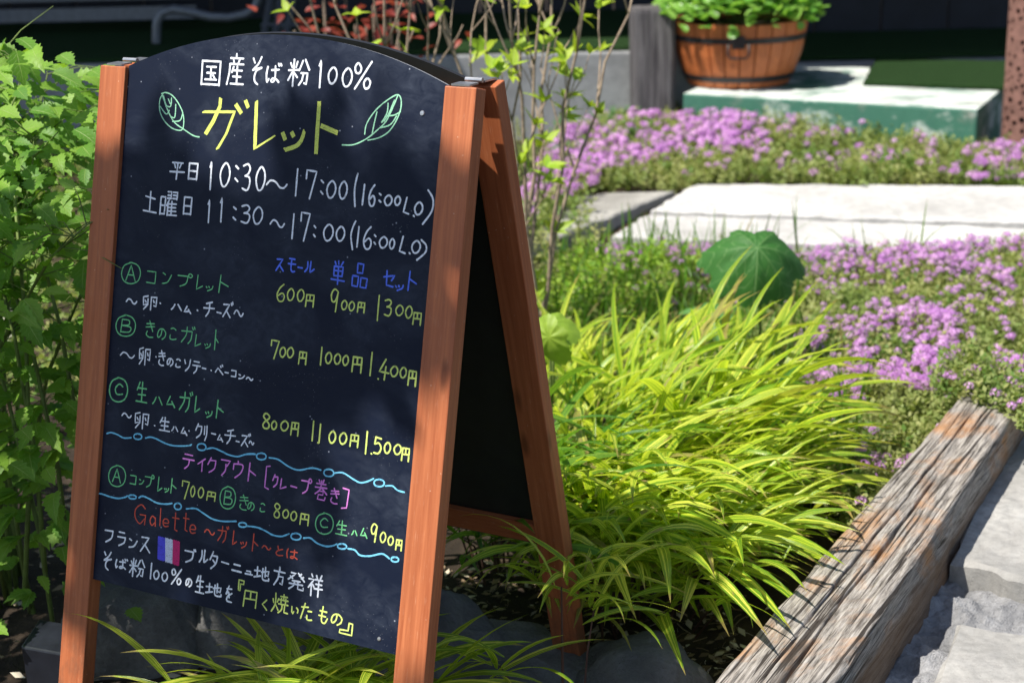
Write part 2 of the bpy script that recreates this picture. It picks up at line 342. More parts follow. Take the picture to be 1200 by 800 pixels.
# ------------------------------------------------------------------ chalk writing: pen strokes of each character (0-100 box), and where each sits on the board (0.1 mm, from its upper left corner)
GLYPHS = {
 '国': '5,5 5,98;5,5 97,5 95,98;8,95 95,95;28,28 75,28;30,50 72,50;22,76 80,76;50,28 50,76;62,58 72,70',
 '産': '50,0 50,12;15,14 88,14;32,18 36,28;70,17 62,29;12,32 92,32;14,32 12,60 0,98;35,40 26,58;30,52 85,52;56,38 56,94;34,72 80,72;22,95 95,95',
 'そ': '15,8 30,24;c85,3 60,28 15,50;15,50 90,40;c90,40 50,50 32,68 36,88 62,99',
 'ば': 'c12,18 5,60 10,95;12,95 22,78;38,34 86,30;c62,12 64,60 60,86 46,94 38,86 50,76 72,80 88,94;80,0 86,12;94,0 100,10',
 '粉': '10,20 18,35;42,12 36,32;2,45 48,42;27,5 25,98;25,45 3,80;27,50 45,68;68,10 52,45;78,5 98,40;60,52 90,52 86,90 76,86;72,52 66,78 52,95',
 '1': '12,22 55,2 50,100',
 'I': '60,0 40,100',
 '0': 'c55,0 18,25 8,60 30,97 65,95 92,60 88,22 55,0',
 '3': 'c10,8 60,0 88,15 70,35 35,45;c35,45 85,50 92,75 65,98 10,92',
 '6': 'c80,0 35,25 8,65 30,98 75,98 92,70 65,52 18,70',
 '7': '8,32 10,2 95,5 45,100',
 '8': 'c80,12 40,0 12,20 40,42 85,68 75,95 30,98 10,78 40,50 82,30 80,12',
 '9': 'c80,10 40,0 8,25 20,55 55,52 82,12;80,12 62,100',
 '4': '62,0 5,62 98,66;66,35 56,100',
 '5': '30,5 20,45;c20,45 65,38 90,65 65,95 15,95;28,6 88,12',
 '%': '98,0 8,100;c22,8 5,22 12,42 32,42 40,25 22,8;c78,60 60,75 68,95 88,92 96,72 78,60',
 ':': '25,2 75,18;25,80 75,98',
 '~': 'c0,60 20,15 45,30 65,80 85,88 100,50',
 '(': 'c85,0 40,25 20,55 60,100',
 ')': 'c40,0 90,25 85,60 10,100',
 'L': '50,0 5,90 95,100',
 '.': '40,40 60,62',
 'レ': '25,2 12,95 95,70',
 'ッ': '5,30 18,50;38,22 48,42;c92,12 80,60 25,98',
 'ト': '28,0 18,100;25,40 96,62',
 '平': '15,5 85,5;30,12 38,35;75,12 65,35;2,58 98,56;52,5 46,100',
 '日': '8,5 4,98;8,5 93,5 86,98;8,50 88,50;6,94 88,94',
 '土': '15,25 85,35;50,0 48,92;2,92 98,98',
 '曜': '5,25 2,98;5,25 30,25 26,96;5,60 26,60;4,95 26,95;42,2 62,2 60,30;44,16 60,16;40,30 62,30;70,2 95,2 92,32;72,16 92,16;70,30 92,30;52,36 38,60;46,52 44,100;46,54 92,52;68,42 66,98;46,68 90,67;45,82 90,81;42,98 96,98',
 'ス': '12,8 82,6 5,98;48,55 96,98',
 'モ': '20,5 88,8;5,42 98,42;c50,6 44,70 60,95 92,92',
 'ー': '5,35 95,65',
 'ル': 'c30,5 30,60 5,98;c62,0 58,60 60,95 98,68',
 '単': '22,2 30,15;48,0 50,14;82,0 68,16;18,24 16,62;18,24 84,24 80,62;18,42 80,42;17,62 80,62;0,78 100,82;49,24 49,100',
 '品': '35,2 34,40 66,40 70,4 35,2;5,55 4,96 38,98 42,57 5,55;58,60 56,98 92,100 97,62 58,60',
 'セ': '3,42 96,28 70,60;28,3 30,88 88,95',
 'コ': '8,8 92,8 88,92;5,90 88,92',
 'ン': '8,15 32,28;c8,96 60,80 95,25',
 'プ': '3,20 72,20;c72,20 60,75 20,100;c86,0 74,10 80,26 94,26 100,12 86,0',
 '円': '12,5 4,100;12,5 95,5 90,100;52,6 50,50;12,52 88,50',
 '卵': '38,0 8,10 10,68 30,60;38,20 38,62 12,98;20,34 28,48;58,8 56,100;58,8 94,6 90,72 76,66;72,28 78,44',
 'ハ': 'c35,10 20,65 3,95;62,5 98,95',
 'ム': '45,3 12,80 78,70;62,45 96,98',
 'チ': '80,2 25,15;0,45 100,42;c56,12 52,65 25,100',
 'ズ': '5,20 66,18 3,98;40,60 78,98;80,6 87,20;94,0 100,14',
 'き': '15,20 88,15;10,40 92,32;42,0 76,62;c24,62 15,82 42,96 80,95',
 'の': 'c52,15 42,62 15,85 4,60 20,18 60,5 95,35 88,75 58,98',
 'こ': 'c18,15 55,8 88,22;c12,62 10,90 45,98 94,90',
 'ソ': '8,12 24,42;c92,3 75,60 25,98',
 'テ': '18,5 84,8;2,36 98,38;c58,38 50,75 20,100',
 'ベ': '2,78 32,35 98,92;62,12 70,26;82,2 90,16',
 '生': '28,3 6,42;15,30 88,30;52,0 50,95;18,62 84,60;2,96 98,98',
 'ク': '38,2 5,50;c34,20 88,18;c88,18 75,70 22,100',
 'リ': '15,5 15,60;c82,0 80,60 35,100',
 'イ': '92,5 5,50;58,28 56,100',
 'ア': '5,8 94,8 62,42;c52,32 48,70 15,100',
 'ウ': '50,0 50,18;12,20 10,52;c12,20 92,20 80,65 28,100',
 '[': '95,0 20,4 5,94 90,100',
 ']': '10,0 95,4 75,94 5,100',
 '巻': '30,2 38,15;70,0 62,15;12,20 88,20;3,40 97,38;c50,5 42,45 3,70;57,40 98,66;32,55 70,55 68,72 32,72 26,94 82,96 88,82',
 'G': 'c88,18 55,0 12,28 12,70 50,98 85,70;48,52 92,52 88,100',
 'a': 'c80,25 35,5 5,55 35,98 80,65;82,15 88,100',
 'l': '50,0 50,100',
 'e': 'c12,58 90,52 72,12 25,15 8,60 35,98 92,88',
 't': '45,0 45,92 80,98;5,28 98,28',
 'A': '5,100 50,0 95,100;22,62 80,62',
 'B': '18,0 8,100;c18,2 80,5 80,38 15,48;c15,48 98,55 88,92 8,98',
 'C': 'c90,20 50,0 8,45 30,92 92,85',
 '○': 'c50,0 14,16 2,55 18,90 55,100 88,84 98,45 82,12 50,0 40,1',
 'と': '28,3 38,45;c88,28 30,50 10,78 38,97 94,90',
 'は': 'c15,8 5,50 12,96;35,32 95,28;c70,8 70,60 62,90 42,92 42,78 66,76 98,95',
 'フ': '5,8 94,6;c94,6 82,60 20,98',
 'ラ': '18,6 80,8;5,38 92,38;c92,38 80,75 22,100',
 'ブ': '3,20 78,22;c78,22 68,70 15,100;82,2 87,14;95,0 100,12',
 'タ': '40,0 5,50;34,22 90,22;c90,22 75,65 20,100;38,48 68,66',
 'ニ': '18,15 82,20;2,85 98,92',
 'ュ': '20,20 75,22 70,85;5,88 98,92',
 '地': '3,38 40,34;22,8 22,78;2,84 44,70;48,42 96,28 92,65 82,60;73,3 73,72;c57,15 57,80 70,96 98,94;98,94 98,78',
 '方': '50,0 50,18;3,22 97,24;c46,26 40,60 8,98;42,50 84,50 78,92 60,86',
 '発': '20,6 48,8 4,46;14,24 28,36;60,2 98,44;78,6 66,18;92,20 80,30;28,48 74,48;12,66 90,66;c40,48 36,75 10,98;62,48 62,92 94,96 94,82',
 '祥': '20,2 28,14;3,25 40,25 3,64;24,46 24,100;32,48 42,60;55,5 62,18;90,2 82,18;48,24 98,24;52,44 94,44;45,66 100,64;73,24 72,100',
 'を': '20,18 82,15;48,0 15,52;c15,52 45,38 55,72;c88,42 35,65 30,92 88,97',
 '『': '34,100 5,96 5,3 95,6 90,38 38,38 34,100',
 '』': '72,0 98,4 96,98 5,94 8,66 68,64 72,0',
 'く': '85,0 12,50 92,100',
 '焼': '5,30 10,50;42,25 33,45;c22,0 22,55 0,98;22,56 40,84;50,12 92,12;70,0 70,28;45,30 98,30;58,20 56,46;84,20 83,46;42,50 100,50;c62,52 60,78 40,98;80,52 78,92 100,94',
 'い': '12,15 14,75 28,92 40,68;c75,20 95,42 92,75',
 'た': '5,25 62,20;36,0 3,98;62,45 94,44;c55,70 60,96 98,94',
 'も': 'c45,0 36,60 40,92 70,98 94,68;15,28 82,30;8,56 76,58',
 'ガ': '3,32 78,30;c78,30 72,75 52,100;c42,5 38,50 5,95;80,4 88,18;94,0 100,14',
}
WRITING = [
 ('heading_writing', 'white', 'white chalk heading above the yellow title', 2.1,
  '国 1708 -157 333 -2 7 340\t産 2145 -250 287 -1 9 409\tそ 2534 -240 188 -1 8 367\tば 2777 -154 249 -2 5 253\t粉 3130 -245 343 -2 8 370\t1 3610 -242 60 0 8 355\t0 3758 -148 149 -1 5 205\t0 3975 -145 165 -1 5 230\t% 4161 -243 263 -1 8 351'),
 ('title_writing', 'yellow', 'thick yellow chalk title', 5.0,
  '@1803,533 2318,503 2205,805 2081,1002\t@2072,340 2071,447 1976,650 1866,821\t@2333,404 2432,510\t@2486,345 2536,431\t@2668,346 2699,957 2993,781\t@3125,723 3174,811\t@3267,708 3306,761\t@c3467,682 3419,814 3332,891 3177,940\t@3663,296 3675,955\t@3720,597 3979,673'),
 ('leaf_drawing', 'mint', 'leaf outline drawn in mint chalk left of the title', 1.3,
  '@c1087,330 1040,419 1053,562 1139,687 1278,779 1427,803 1478,752 1463,595 1377,458 1256,350 1141,313 1061,332\t@c1078,345 1159,499 1306,691 1480,780 1652,855 1762,870\t@c1101,358 1149,470 1188,497 1232,494 1246,436\t@c1055,504 1168,599 1219,547\t@c1186,397 1237,465 1240,379\t@c1244,623 1319,633 1322,461\t@c1288,692 1415,670 1453,567'),
 ('leaf_drawing', 'mint', 'leaf outline drawn in mint chalk right of the title', 1.3,
  '@c4396,663 4414,527 4526,360 4673,232 4839,143 4901,232 4880,392 4772,585 4623,688 4451,734\t@c4069,819 4247,802 4433,714 4582,597 4698,483 4777,319 4840,156\t@c4707,256 4704,376 4636,500\t@c4798,212 4735,374 4667,485\t@c4553,372 4526,520 4508,655\t@c4618,568 4766,519 4849,407\t@c4708,416 4817,396 4901,351'),
 ('opening_hours_writing', 'white', 'white chalk weekday opening hours', 2.0,
  '平 1298 1227 258 -3 4 235\t日 1617 1217 169 -2 5 230\t1 1976 1169 48 1 9 379\t0 2147 1182 180 -2 6 311\t: 2387 1203 90 -1 5 213\t3 2521 1172 142 -1 8 352\t0 2741 1189 164 -1 7 307\t~ 2930 1338 330 -15 3 125\tI 3381 1177 48 -1 8 346\t7 3541 1165 179 -1 8 371\t: 3773 1286 73 0 4 181\t0 3878 1284 155 -2 4 216\t0 4069 1280 136 -1 5 220\t( 4298 1166 53 1 10 416\tI 4411 1288 80 -1 6 258\t6 4530 1283 105 -1 6 263\t: 4679 1385 54 -1 2 109\t0 4767 1398 124 -2 3 127\t0 4922 1397 94 -1 2 111\tL 5061 1401 86 -1 5 201\t. 5197 1596 57 -3 1 52\t0 5219 1444 133 -2 3 154\t) 5339 1285 158 0 10 426'),
 ('opening_hours_writing', 'white', 'white chalk Saturday opening hours', 1.9,
  '土 881 1659 238 -3 5 289\t曜 1170 1631 309 -4 6 326\t日 1578 1676 146 -2 5 248\t1 1989 1677 53 0 7 311\t1 2193 1643 58 0 7 326\t: 2400 1744 93 -1 4 179\t3 2542 1706 161 -2 5 242\t0 2743 1714 171 -2 4 223\t~ 3035 1848 228 -12 3 117\tI 3377 1756 49 -1 8 320\t7 3512 1713 158 -1 8 373\t: 3724 1874 54 0 3 147\t0 3879 1842 167 -2 4 210\t0 4077 1851 146 -2 4 184\t( 4295 1761 89 0 8 362\tI 4387 1827 68 -1 6 259\t6 4499 1812 136 -1 6 279\t: 4660 1907 43 0 3 119\t0 4742 1921 134 -2 3 138\t0 4899 1933 83 -1 3 124\tL 5050 1889 96 -1 5 209\t. 5183 2062 57 -3 1 52\t0 5224 1923 140 -2 3 153\t) 5305 1903 152 -2 5 255'),
 ('menu_item_writing', 'green', 'green chalk first menu item', 1.25,
  '○ 570 2669 349 -22 6 290\tA 651 2695 189 -3 4 217\tコ 1027 2727 176 -3 3 189\tン 1299 2712 175 -3 3 179\tプ 1565 2708 253 -5 3 180\tレ 1885 2702 123 -2 4 207\tッ 2060 2820 131 -3 1 80\tト 2246 2664 197 -3 4 236'),
 ('ingredient_writing', 'white', 'small pale chalk ingredients of the first item', 1.8,
  '~ 701 3148 187 -13 2 84\t卵 982 3080 271 -6 3 190\t. 1275 3138 56 -4 1 37\tハ 1498 3134 180 -4 1 85\tム 1710 3142 132 -3 1 98\t. 1922 3162 55 -4 1 36\tチ 2050 3039 179 -3 3 202\tー 2276 3155 77 -2 1 27\tズ 2373 3007 164 -3 4 210\t~ 2564 3091 149 -10 2 99'),
 ('menu_item_writing', 'green', 'green chalk second menu item', 1.3,
  '○ 540 3399 363 -26 6 292\tB 620 3449 193 -4 3 179\tき 1065 3415 185 -4 4 233\tの 1287 3492 154 -3 2 152\tこ 1498 3452 128 -2 3 172\tガ 1699 3410 237 -5 4 234\tレ 1936 3500 114 -2 3 171\tッ 2110 3589 108 -3 1 80\tト 2266 3405 72 0 6 264'),
 ('column_heading_writing', 'blue', 'blue chalk price column headings', 1.8,
  'ス 3180 2349 131 -2 3 165\tモ 3367 2326 129 -2 4 184\tー 3530 2427 81 -2 0 19\tル 3639 2342 153 -3 2 142\t単 4064 2294 207 -3 6 298\t品 4374 2282 248 -4 6 312\tセ 4855 2332 172 -3 4 211\tッ 5042 2488 126 -3 1 83\tト 5204 2310 146 -2 5 239'),
 ('price_writing', 'lime', 'yellow chalk prices of the first item', 1.6,
  '6 3225 2681 139 -2 4 222\t0 3393 2722 119 -2 3 155\t0 3552 2715 118 -2 3 154\t円 3693 2763 140 -3 3 162\t9 4080 2657 140 -2 6 284\t0 4252 2782 94 -2 2 116\t0 4368 2783 94 -2 2 115\t円 4501 2774 114 -2 2 132\tI 4794 2660 40 -1 8 318\t3 4901 2695 118 -2 4 206\t0 5072 2747 122 -2 2 130\t0 5219 2744 109 -2 3 149\t円 5336 2806 130 -2 3 156'),
 ('ingredient_writing', 'white', 'small pale chalk ingredients of the second item', 1.6,
  '~ 661 3894 251 -19 2 94\t卵 982 3798 221 -5 4 230\t. 1278 3880 39 -3 1 26\tき 1329 3794 136 -3 4 210\tの 1492 3879 109 -3 2 107\tこ 1641 3866 91 -2 2 121\tソ 1786 3848 119 -2 3 170\tテ 1934 3860 135 -3 3 168\tー 2099 3931 70 -2 0 21\t. 2237 3939 37 -3 1 26\tベ 2325 3856 134 -3 2 141\tー 2486 3940 63 -2 0 15\tコ 2591 3898 89 -2 2 93\tン 2713 3934 106 -3 1 66\t~ 2847 3959 107 -9 1 46'),
 ('menu_item_writing', 'green', 'green chalk third menu item', 1.6,
  '○ 504 4280 339 -28 7 336\tC 602 4351 162 -4 2 157\t生 993 4268 201 -4 5 284\tハ 1287 4429 177 -5 1 113\tム 1516 4391 172 -4 2 152\tガ 1751 4292 227 -5 4 276\tレ 2016 4329 97 -1 5 236\tッ 2211 4489 122 -3 1 103\tト 2369 4330 143 -3 4 242'),
 ('ingredient_writing', 'white', 'small pale chalk ingredients of the third item', 1.6,
  '~ 769 4734 167 -15 2 75\t卵 988 4692 273 -7 3 222\t. 1341 4819 39 -3 1 27\t生 1438 4695 187 -5 3 190\tハ 1658 4792 111 -3 1 66\tム 1809 4784 124 -4 1 104\t. 1941 4804 38 -3 1 26\tク 2062 4693 123 -3 3 194\tリ 2212 4705 57 0 4 201\tー 2338 4783 80 -3 0 21\tム 2436 4789 106 -3 1 91\tチ 2563 4690 177 -4 3 198\tー 2757 4827 56 -2 0 15\tズ 2842 4708 145 -4 3 175\t~ 2976 4792 75 -7 1 56'),
 ('price_writing', 'lime', 'yellow chalk prices of the second item', 1.8,
  '7 3199 3418 142 -2 5 248\t0 3348 3495 101 -2 2 128\t0 3465 3485 111 -2 2 131\t円 3656 3514 131 -3 3 164\tI 3992 3418 34 -1 5 232\t0 4072 3473 107 -2 3 141\t0 4209 3473 108 -2 2 129\t0 4342 3477 96 -2 2 125\t円 4490 3467 155 -3 4 204\tI 4751 3388 55 -2 7 295\t. 4888 3696 36 -3 1 28\t4 4903 3450 156 -3 5 259\t0 5073 3517 119 -3 2 130\t0 5216 3515 102 -2 2 131\t円 5344 3535 123 -2 4 192'),
 ('price_writing', 'lime', 'yellow chalk prices of the third item', 1.8,
  '8 3158 4395 132 -3 4 201\t0 3306 4477 94 -2 2 109\t0 3454 4451 135 -4 2 128\t円 3623 4443 131 -3 3 175\tI 3957 4382 34 -1 6 257\tI 4065 4407 40 -1 6 244\t. 4052 4642 38 -3 1 28\t0 4224 4473 115 -3 3 151\t0 4388 4469 123 -3 2 145\t円 4558 4464 132 -3 3 159\tI 4788 4398 39 -1 7 287\t. 4882 4655 36 -3 1 28\t5 4907 4434 140 -3 4 226\t0 5076 4490 103 -2 2 137\t0 5220 4492 119 -3 2 124\t円 5344 4512 120 -3 3 169'),
 ('wavy_line', 'sky', 'upper wavy blue chalk line with small rings', 1.7,
  '@c519,5068 599,5043 709,5054 834,5083 961,5060\t○ 1002 4993 146 -14 2 79\t@c1217,5025 1308,4999 1414,5010 1576,5047 1733,5054 1963,5018 2018,4993\t○ 2115 4959 152 -14 2 92\t@c2283,5014 2394,4982 2548,5009 2651,5033 2801,5034 2945,4981 3091,4958\t@c2959,4975 3028,4959 3084,4955\t○ 3108 4935 161 -16 2 87\t@c3318,4968 3462,4968 3634,5032 3800,5055 4012,4994 4152,4998\t○ 4196 4975 159 -16 2 94\t@c4362,5004 4492,4979 4656,5034 4763,5061 4865,5033 4963,4977\t○ 4972 4981 159 -16 2 92\t@c5150,5040 5251,5024 5332,5065 5435,5074'),
 ('takeaway_writing', 'pink', 'pink chalk takeaway heading', 1.6,
  'テ 1885 5128 202 -6 3 210\tイ 2144 5143 138 -3 3 186\tク 2309 5117 161 -4 3 202\tア 2531 5098 170 -4 4 230\tウ 2731 5096 181 -5 4 228\tト 2975 5086 150 -3 4 243\t[ 3275 5078 74 0 6 307\tク 3398 5172 97 -2 3 168\tレ 3518 5209 112 -3 2 143\tー 3692 5270 107 -4 1 34\tプ 3860 5142 159 -4 3 203\t巻 4079 5123 192 -5 5 276\tき 4316 5201 156 -4 3 201\t] 4506 5175 111 -2 5 261'),
 ('takeaway_item_writing', 'green', 'green chalk takeaway item names', 1.35,
  '○ 593 5494 318 -31 7 295\tA 671 5534 162 -4 3 189\tコ 989 5568 123 -4 2 141\tン 1158 5597 87 -3 1 82\tプ 1257 5518 158 -4 3 177\tレ 1478 5518 89 -1 4 215\tッ 1604 5643 86 -3 1 71\tト 1700 5508 115 -3 3 200\t○ 2556 5474 268 -27 7 300\tB 2624 5520 136 -4 3 183\tき 2877 5527 169 -5 3 208\tの 3027 5602 114 -3 2 115\tこ 3231 5577 88 -2 2 125\t○ 4126 5558 287 -31 7 274\tC 4198 5615 136 -4 2 126\t生 4451 5598 183 -6 3 185\tハ 4701 5687 86 -3 1 65\tム 4823 5632 120 -4 2 126'),
 ('takeaway_price_writing', 'lime', 'yellow chalk takeaway prices', 1.6,
  '7 1903 5500 136 -3 4 248\t0 2057 5552 79 -2 3 142\t0 2185 5547 104 -3 2 139\t円 2340 5577 154 -5 1 122\t8 3457 5550 110 -3 3 189\t0 3600 5606 106 -3 2 110\t0 3730 5605 105 -3 2 121\t円 3883 5607 145 -4 2 149\t9 4987 5553 111 -2 4 225\t0 5130 5632 92 -3 2 129\t0 5251 5662 88 -3 2 114\t円 5373 5682 95 -3 2 138'),
 ('wavy_line', 'sky', 'lower wavy blue chalk line with small rings', 1.8,
  '@c406,5934 502,5926 668,5940 804,5938 923,5903 969,5875\t○ 990 5854 139 -14 1 54\t@c1175,5867 1239,5833 1360,5850 1496,5883 1653,5873 1760,5844\t○ 1799 5832 124 -13 2 87\t@c2013,5877 2170,5846 2302,5885 2460,5935 2637,5938 2864,5898\t○ 2905 5903 135 -15 1 61\t@c3051,5930 3219,5919 3362,5944 3476,5974 3615,5967 3733,5911\t○ 3762 5892 163 -18 2 86\t@c3967,5926 4074,5906 4187,5954 4323,5969 4428,5943 4491,5909\t○ 4499 5898 144 -16 2 67\t@c4666,5937 4772,5936 4856,5987 5011,5969 5186,5908 5298,5948\t○ 5325 5920 114 -13 2 61'),
 ('subtitle_writing', 'red', 'red chalk line asking what a galette is', 1.4,
  'G 1108 5959 222 -6 4 271\ta 1395 6072 117 -3 2 140\tl 1563 5949 20 1 5 240\te 1620 6066 117 -4 2 117\tt 1782 5967 121 -3 4 247\tt 1968 5939 106 -2 5 248\te 2088 6067 114 -4 2 127\t~ 2350 6086 169 -18 2 88\tガ 2569 5999 184 -5 3 224\tレ 2820 6025 78 -1 4 204\tッ 2957 6136 111 -4 1 103\tト 3138 6017 114 -2 4 230\t~ 3320 6135 138 -15 2 64\tと 3538 6100 131 -4 2 130\tは 3715 6101 181 -6 1 133'),
 ('description_writing', 'white', 'upper white chalk line of the description', 1.9,
  'フ 605 6406 162 -5 2 181\tラ 840 6391 158 -5 3 203\tン 1049 6438 161 -5 2 146\tス 1260 6383 182 -6 3 220\tブ 2037 6409 191 -6 2 192\tル 2289 6385 150 -5 2 175\tタ 2470 6379 145 -4 4 229\tー 2668 6469 131 -6 1 44\tニ 2852 6461 163 -6 1 117\tュ 3073 6517 127 -5 0 57\t地 3221 6423 246 -9 2 189\t方 3536 6380 187 -5 4 249\t発 3766 6401 274 -10 2 235\t祥 4094 6364 229 -7 4 292'),
 ('description_writing', 'white', 'lower white chalk line of the description', 1.9,
  'そ 607 6707 170 -5 4 270\tば 833 6768 220 -8 1 149\t粉 1092 6708 279 -9 3 273\tI 1457 6729 45 -2 5 218\t0 1527 6817 104 -3 2 118\t0 1672 6814 108 -4 2 121\t% 1837 6719 177 -5 3 228\tの 2095 6815 107 -4 1 116\t生 2266 6742 146 -4 4 241\t地 2441 6797 269 -10 1 178\tを 2769 6788 131 -4 4 219'),
 ('quotation_writing', 'lime', 'yellow chalk quoted words under the description', 1.7,
  '『 2979 6665 95 -3 2 147\t円 3073 6783 233 -8 3 223\tく 3384 6852 94 -3 2 135\t焼 3546 6733 263 -9 3 258\tい 3856 6838 118 -4 1 120\tた 4013 6775 186 -6 3 214\tも 4292 6761 158 -5 3 217\tの 4495 6811 174 -6 2 151\t』 4628 6899 209 -8 1 155'),
]
FLAG = [('flag_blue', [(1559, 6345), (1685, 6340), (1715, 6654), (1579, 6650)]), ('flag_white', [(1688, 6339), (1818, 6343), (1840, 6668), (1718, 6658)]), ('flag_red', [(1823, 6342), (1944, 6348), (1961, 6672), (1843, 6668)])]

# ------------------------------------------------------------------ ground
def ground_h(x, y):
    if y > 9 or y < 0 or abs(x) > 5: return 0.
    f = min(1, (9 - y) / 2, y, (5 - abs(x)))
    h = (.035 * nz(x * 1.3, y * 1.3) + .018 * nz(x * 6, y * 6, 3) + .008 * nz(x * 22, y * 22, 5)) * f
    if x > .9 and y < 3.2: h = min(h, .0) - .03 * f      # under the paving
    return h - .03
def spread(a, b, n): return [a + (b - a) * i / n for i in range(n)]
xs = [-200, -60, -20, -9, -5] + spread(-3.5, 3.5, 175) + [3.5, 5, 9, 20, 60, 200]
ys = [-200, -60, -20, -5, -1, .3] + spread(1.2, 4.5, 100) + spread(4.5, 9.2, 60) + [9.2, 12, 20, 60, 200]
S = Shape(); nx = len(xs)
S.add([(x, y, ground_h(x, y)) for y in ys for x in xs], [(j * nx + i, j * nx + i + 1, (j + 1) * nx + i + 1, (j + 1) * nx + i) for j in range(len(ys) - 1) for i in range(nx - 1)])
place('ground', S, MAT['soil'], smooth=True, kind='structure')

def slab(c, top, thick, n=(30, 30), rough=.004, jag=.006, seed=0., rnd=.006, h=None):
    """four corners (near left, near right, far right, far left); uneven top, worn edges"""
    c = [Vector((p[0], p[1], 0)) for p in c]; S = Shape(); nu, nv = n; V = []
    cen = sum(c, Vector()) / 4
    for j in range(nv + 1):
        for i in range(nu + 1):
            s, t = i / nu, j / nv
            p = c[0] * (1 - s) * (1 - t) + c[1] * s * (1 - t) + c[2] * s * t + c[3] * (1 - s) * t
            e = min(s, 1 - s, t, 1 - t)
            z = top + rough * nz(p.x * 9 + seed, p.y * 9) + rough * .5 * nz(p.x * 40, p.y * 40 + seed)
            if e < .5 / max(nu, nv): 
                p = p + (p - cen).normalized() * jag * nz(p.x * 17 + seed, p.y * 17, 4.); z -= rnd * (1 + .8 * nz(p.x * 30, p.y * 30, seed))
            if h: z += h(p.x, p.y)
            V.append((p.x, p.y, z))
    F = [(j * (nu + 1) + i, j * (nu + 1) + i + 1, (j + 1) * (nu + 1) + i + 1, (j + 1) * (nu + 1) + i) for j in range(nv) for i in range(nu)]
    ring = [i for i in range(nu + 1)] + [(j) * (nu + 1) + nu for j in range(1, nv + 1)] + [nv * (nu + 1) + i for i in range(nu - 1, -1, -1)] + [j * (nu + 1) for j in range(nv - 1, 0, -1)]
    b = len(V)
    for q in ring: 
        v = V[q]; k = 1 + .0 * v[0]; V.append((v[0] + .004 * nz(v[0] * 50, v[1] * 50, 9), v[1] + .004 * nz(v[0] * 50, v[1] * 50, 2), top - thick))
    m = len(ring)
    F += [(ring[i], b + i, b + (i + 1) % m, ring[(i + 1) % m]) for i in range(m)]
    return S.add(V, F)

# pale stepping slabs in the flower bed
path = empty('path', (1.2, 5.2, 0), kind='structure')
P = on_z
place('paving_slab', slab([P(716, 277, .02), P(1230, 296, .02), P(1230, 269, .02), P(756, 252, .02)], .024, .06, (60, 20), .004), MAT['white_slab'], path, label='nearer white stepping slab')
place('paving_slab', slab([P(762, 248, .02), P(1240, 264, .02), P(1260, 219, .02), P(812, 217, .02)], .026, .06, (60, 30), .004, seed=4), MAT['white_slab'], path, label='farther white stepping slab')
place('paving_slab', slab([P(560, 300, .02), P(668, 272, .02), P(790, 222, .02), P(700, 225, .02)], .018, .05, (24, 40), .003, seed=8), MAT['grey_slab'], path, label='grey weathered slab with lengthwise grain')
place('paving_slab', slab([P(520, 292, .02), P(556, 299, .02), P(697, 224, .02), P(660, 224, .02)], .014, .05, (24, 40), .003, seed=18), MAT['grey_slab'], path, label='narrow grey weathered slab behind')
# pale concrete seen through the shrub at the left
place('paving', slab([(-2.2, 3.4), (-1.22, 3.4), (-1.32, 4.5), (-3.0, 4.5)], .0, .08, (30, 30), .006, seed=11), MAT['concrete'], kind='structure')

# concrete slabs and rough mortar at the right of the sleeper
A, B, C_, D_ = P(1130, 460, .13), P(835, 790, .13), P(1185, 485, .13), P(985, 800, .13)
pav = empty('pavement', (1.1, 2.6, 0), kind='structure')
place('mortar_bed', slab([P(930, 860, 0), P(1300, 860, 0), P(1420, 430, 0), P(1130, 430, 0)], -.006, .08, (110, 150), .02, .0, 3., 0, h=lambda x, y: .010 * nz(x * 22, y * 22, 7) + .004 * nz(x * 70, y * 70)), MAT['mortar'], pav)
place('paving_slab', slab([P(1116, 655, .035), P(1330, 720, .035), P(1420, 470, .035), P(1196, 478, .035)], .037, .06, (70, 70), .005, .02, 5., .008), MAT['concrete'], pav, label='concrete slab with a broken front edge, upper of the two')
place('paving_slab', slab([P(1078, 850, .02), P(1330, 860, .02), P(1330, 765, .02), P(1124, 728, .02)], .02, .05, (60, 50), .005, .012, 9., .007), MAT['concrete'], pav, label='concrete slab at the bottom corner')

# ------------------------------------------------------------------ building, platform, step
bld = empty('building', (0, 9.0, 0), 'black boarded shop front in shadow behind the garden, with a deep roof overhang', 'building')
for i in range(26):
    x0 = -4.2 + i * .34
    place('wall_board', Shape().box((x0, 8.62 + .006 * (i % 2), -.05), (.332, 0, 0), (0, .06, 0), (0, 0, 2.75)), MAT.setdefault('black_board', flat_mat('black_board', (.011, .012, .018), .5, .4, 0, .4, 8)), bld, bevel=.004)
place('roof', Shape().box((-4.6, 6.62, 2.62), (9.6, 0, 0), (0, 2.08, 0), (0, 0, .1)), MAT['black_board'], bld)
place('added_awning', Shape().box((-4.6, 5.6, 2.5), (3.3, 0, 0), (0, 2.0, .1), (0, 0, .03)), MAT['black_board'], bld)  # awning added out of view to keep the left of the patio dark

wall_l = at_y(540, 175, 6.75); 
platform = empty('patio', (0, 7.5, 0), kind='structure')
PH = at_y(690, 62, 7.0).z
place('patio_wall', Shape().box((-4.2, 7.0, -.05), (4.2 + .87, 0, 0), (0, 1.6, 0), (0, 0, PH + .05)), MAT['plaster'], platform, bevel=.008)
m = NT('turf'); o_ = m.obj(); k = m.noise(o_, 70, 5, .7); k2 = m.noise(o_, 5, 3)
MAT['turf'] = m.done(m.bsdf(m.mix(k2, m.mix(k, (.012, .032, .012), (.035, .075, .022)), (.02, .05, .014)), .9, m.bump(k, 1., .02), .1))
S = Shape().box((.88, 7.0, -.05), (2.6, 0, 0), (0, 1.6, 0), (0, 0, .05 + .182)); place('patio_floor', S, MAT['plaster'], platform, bevel=.006)

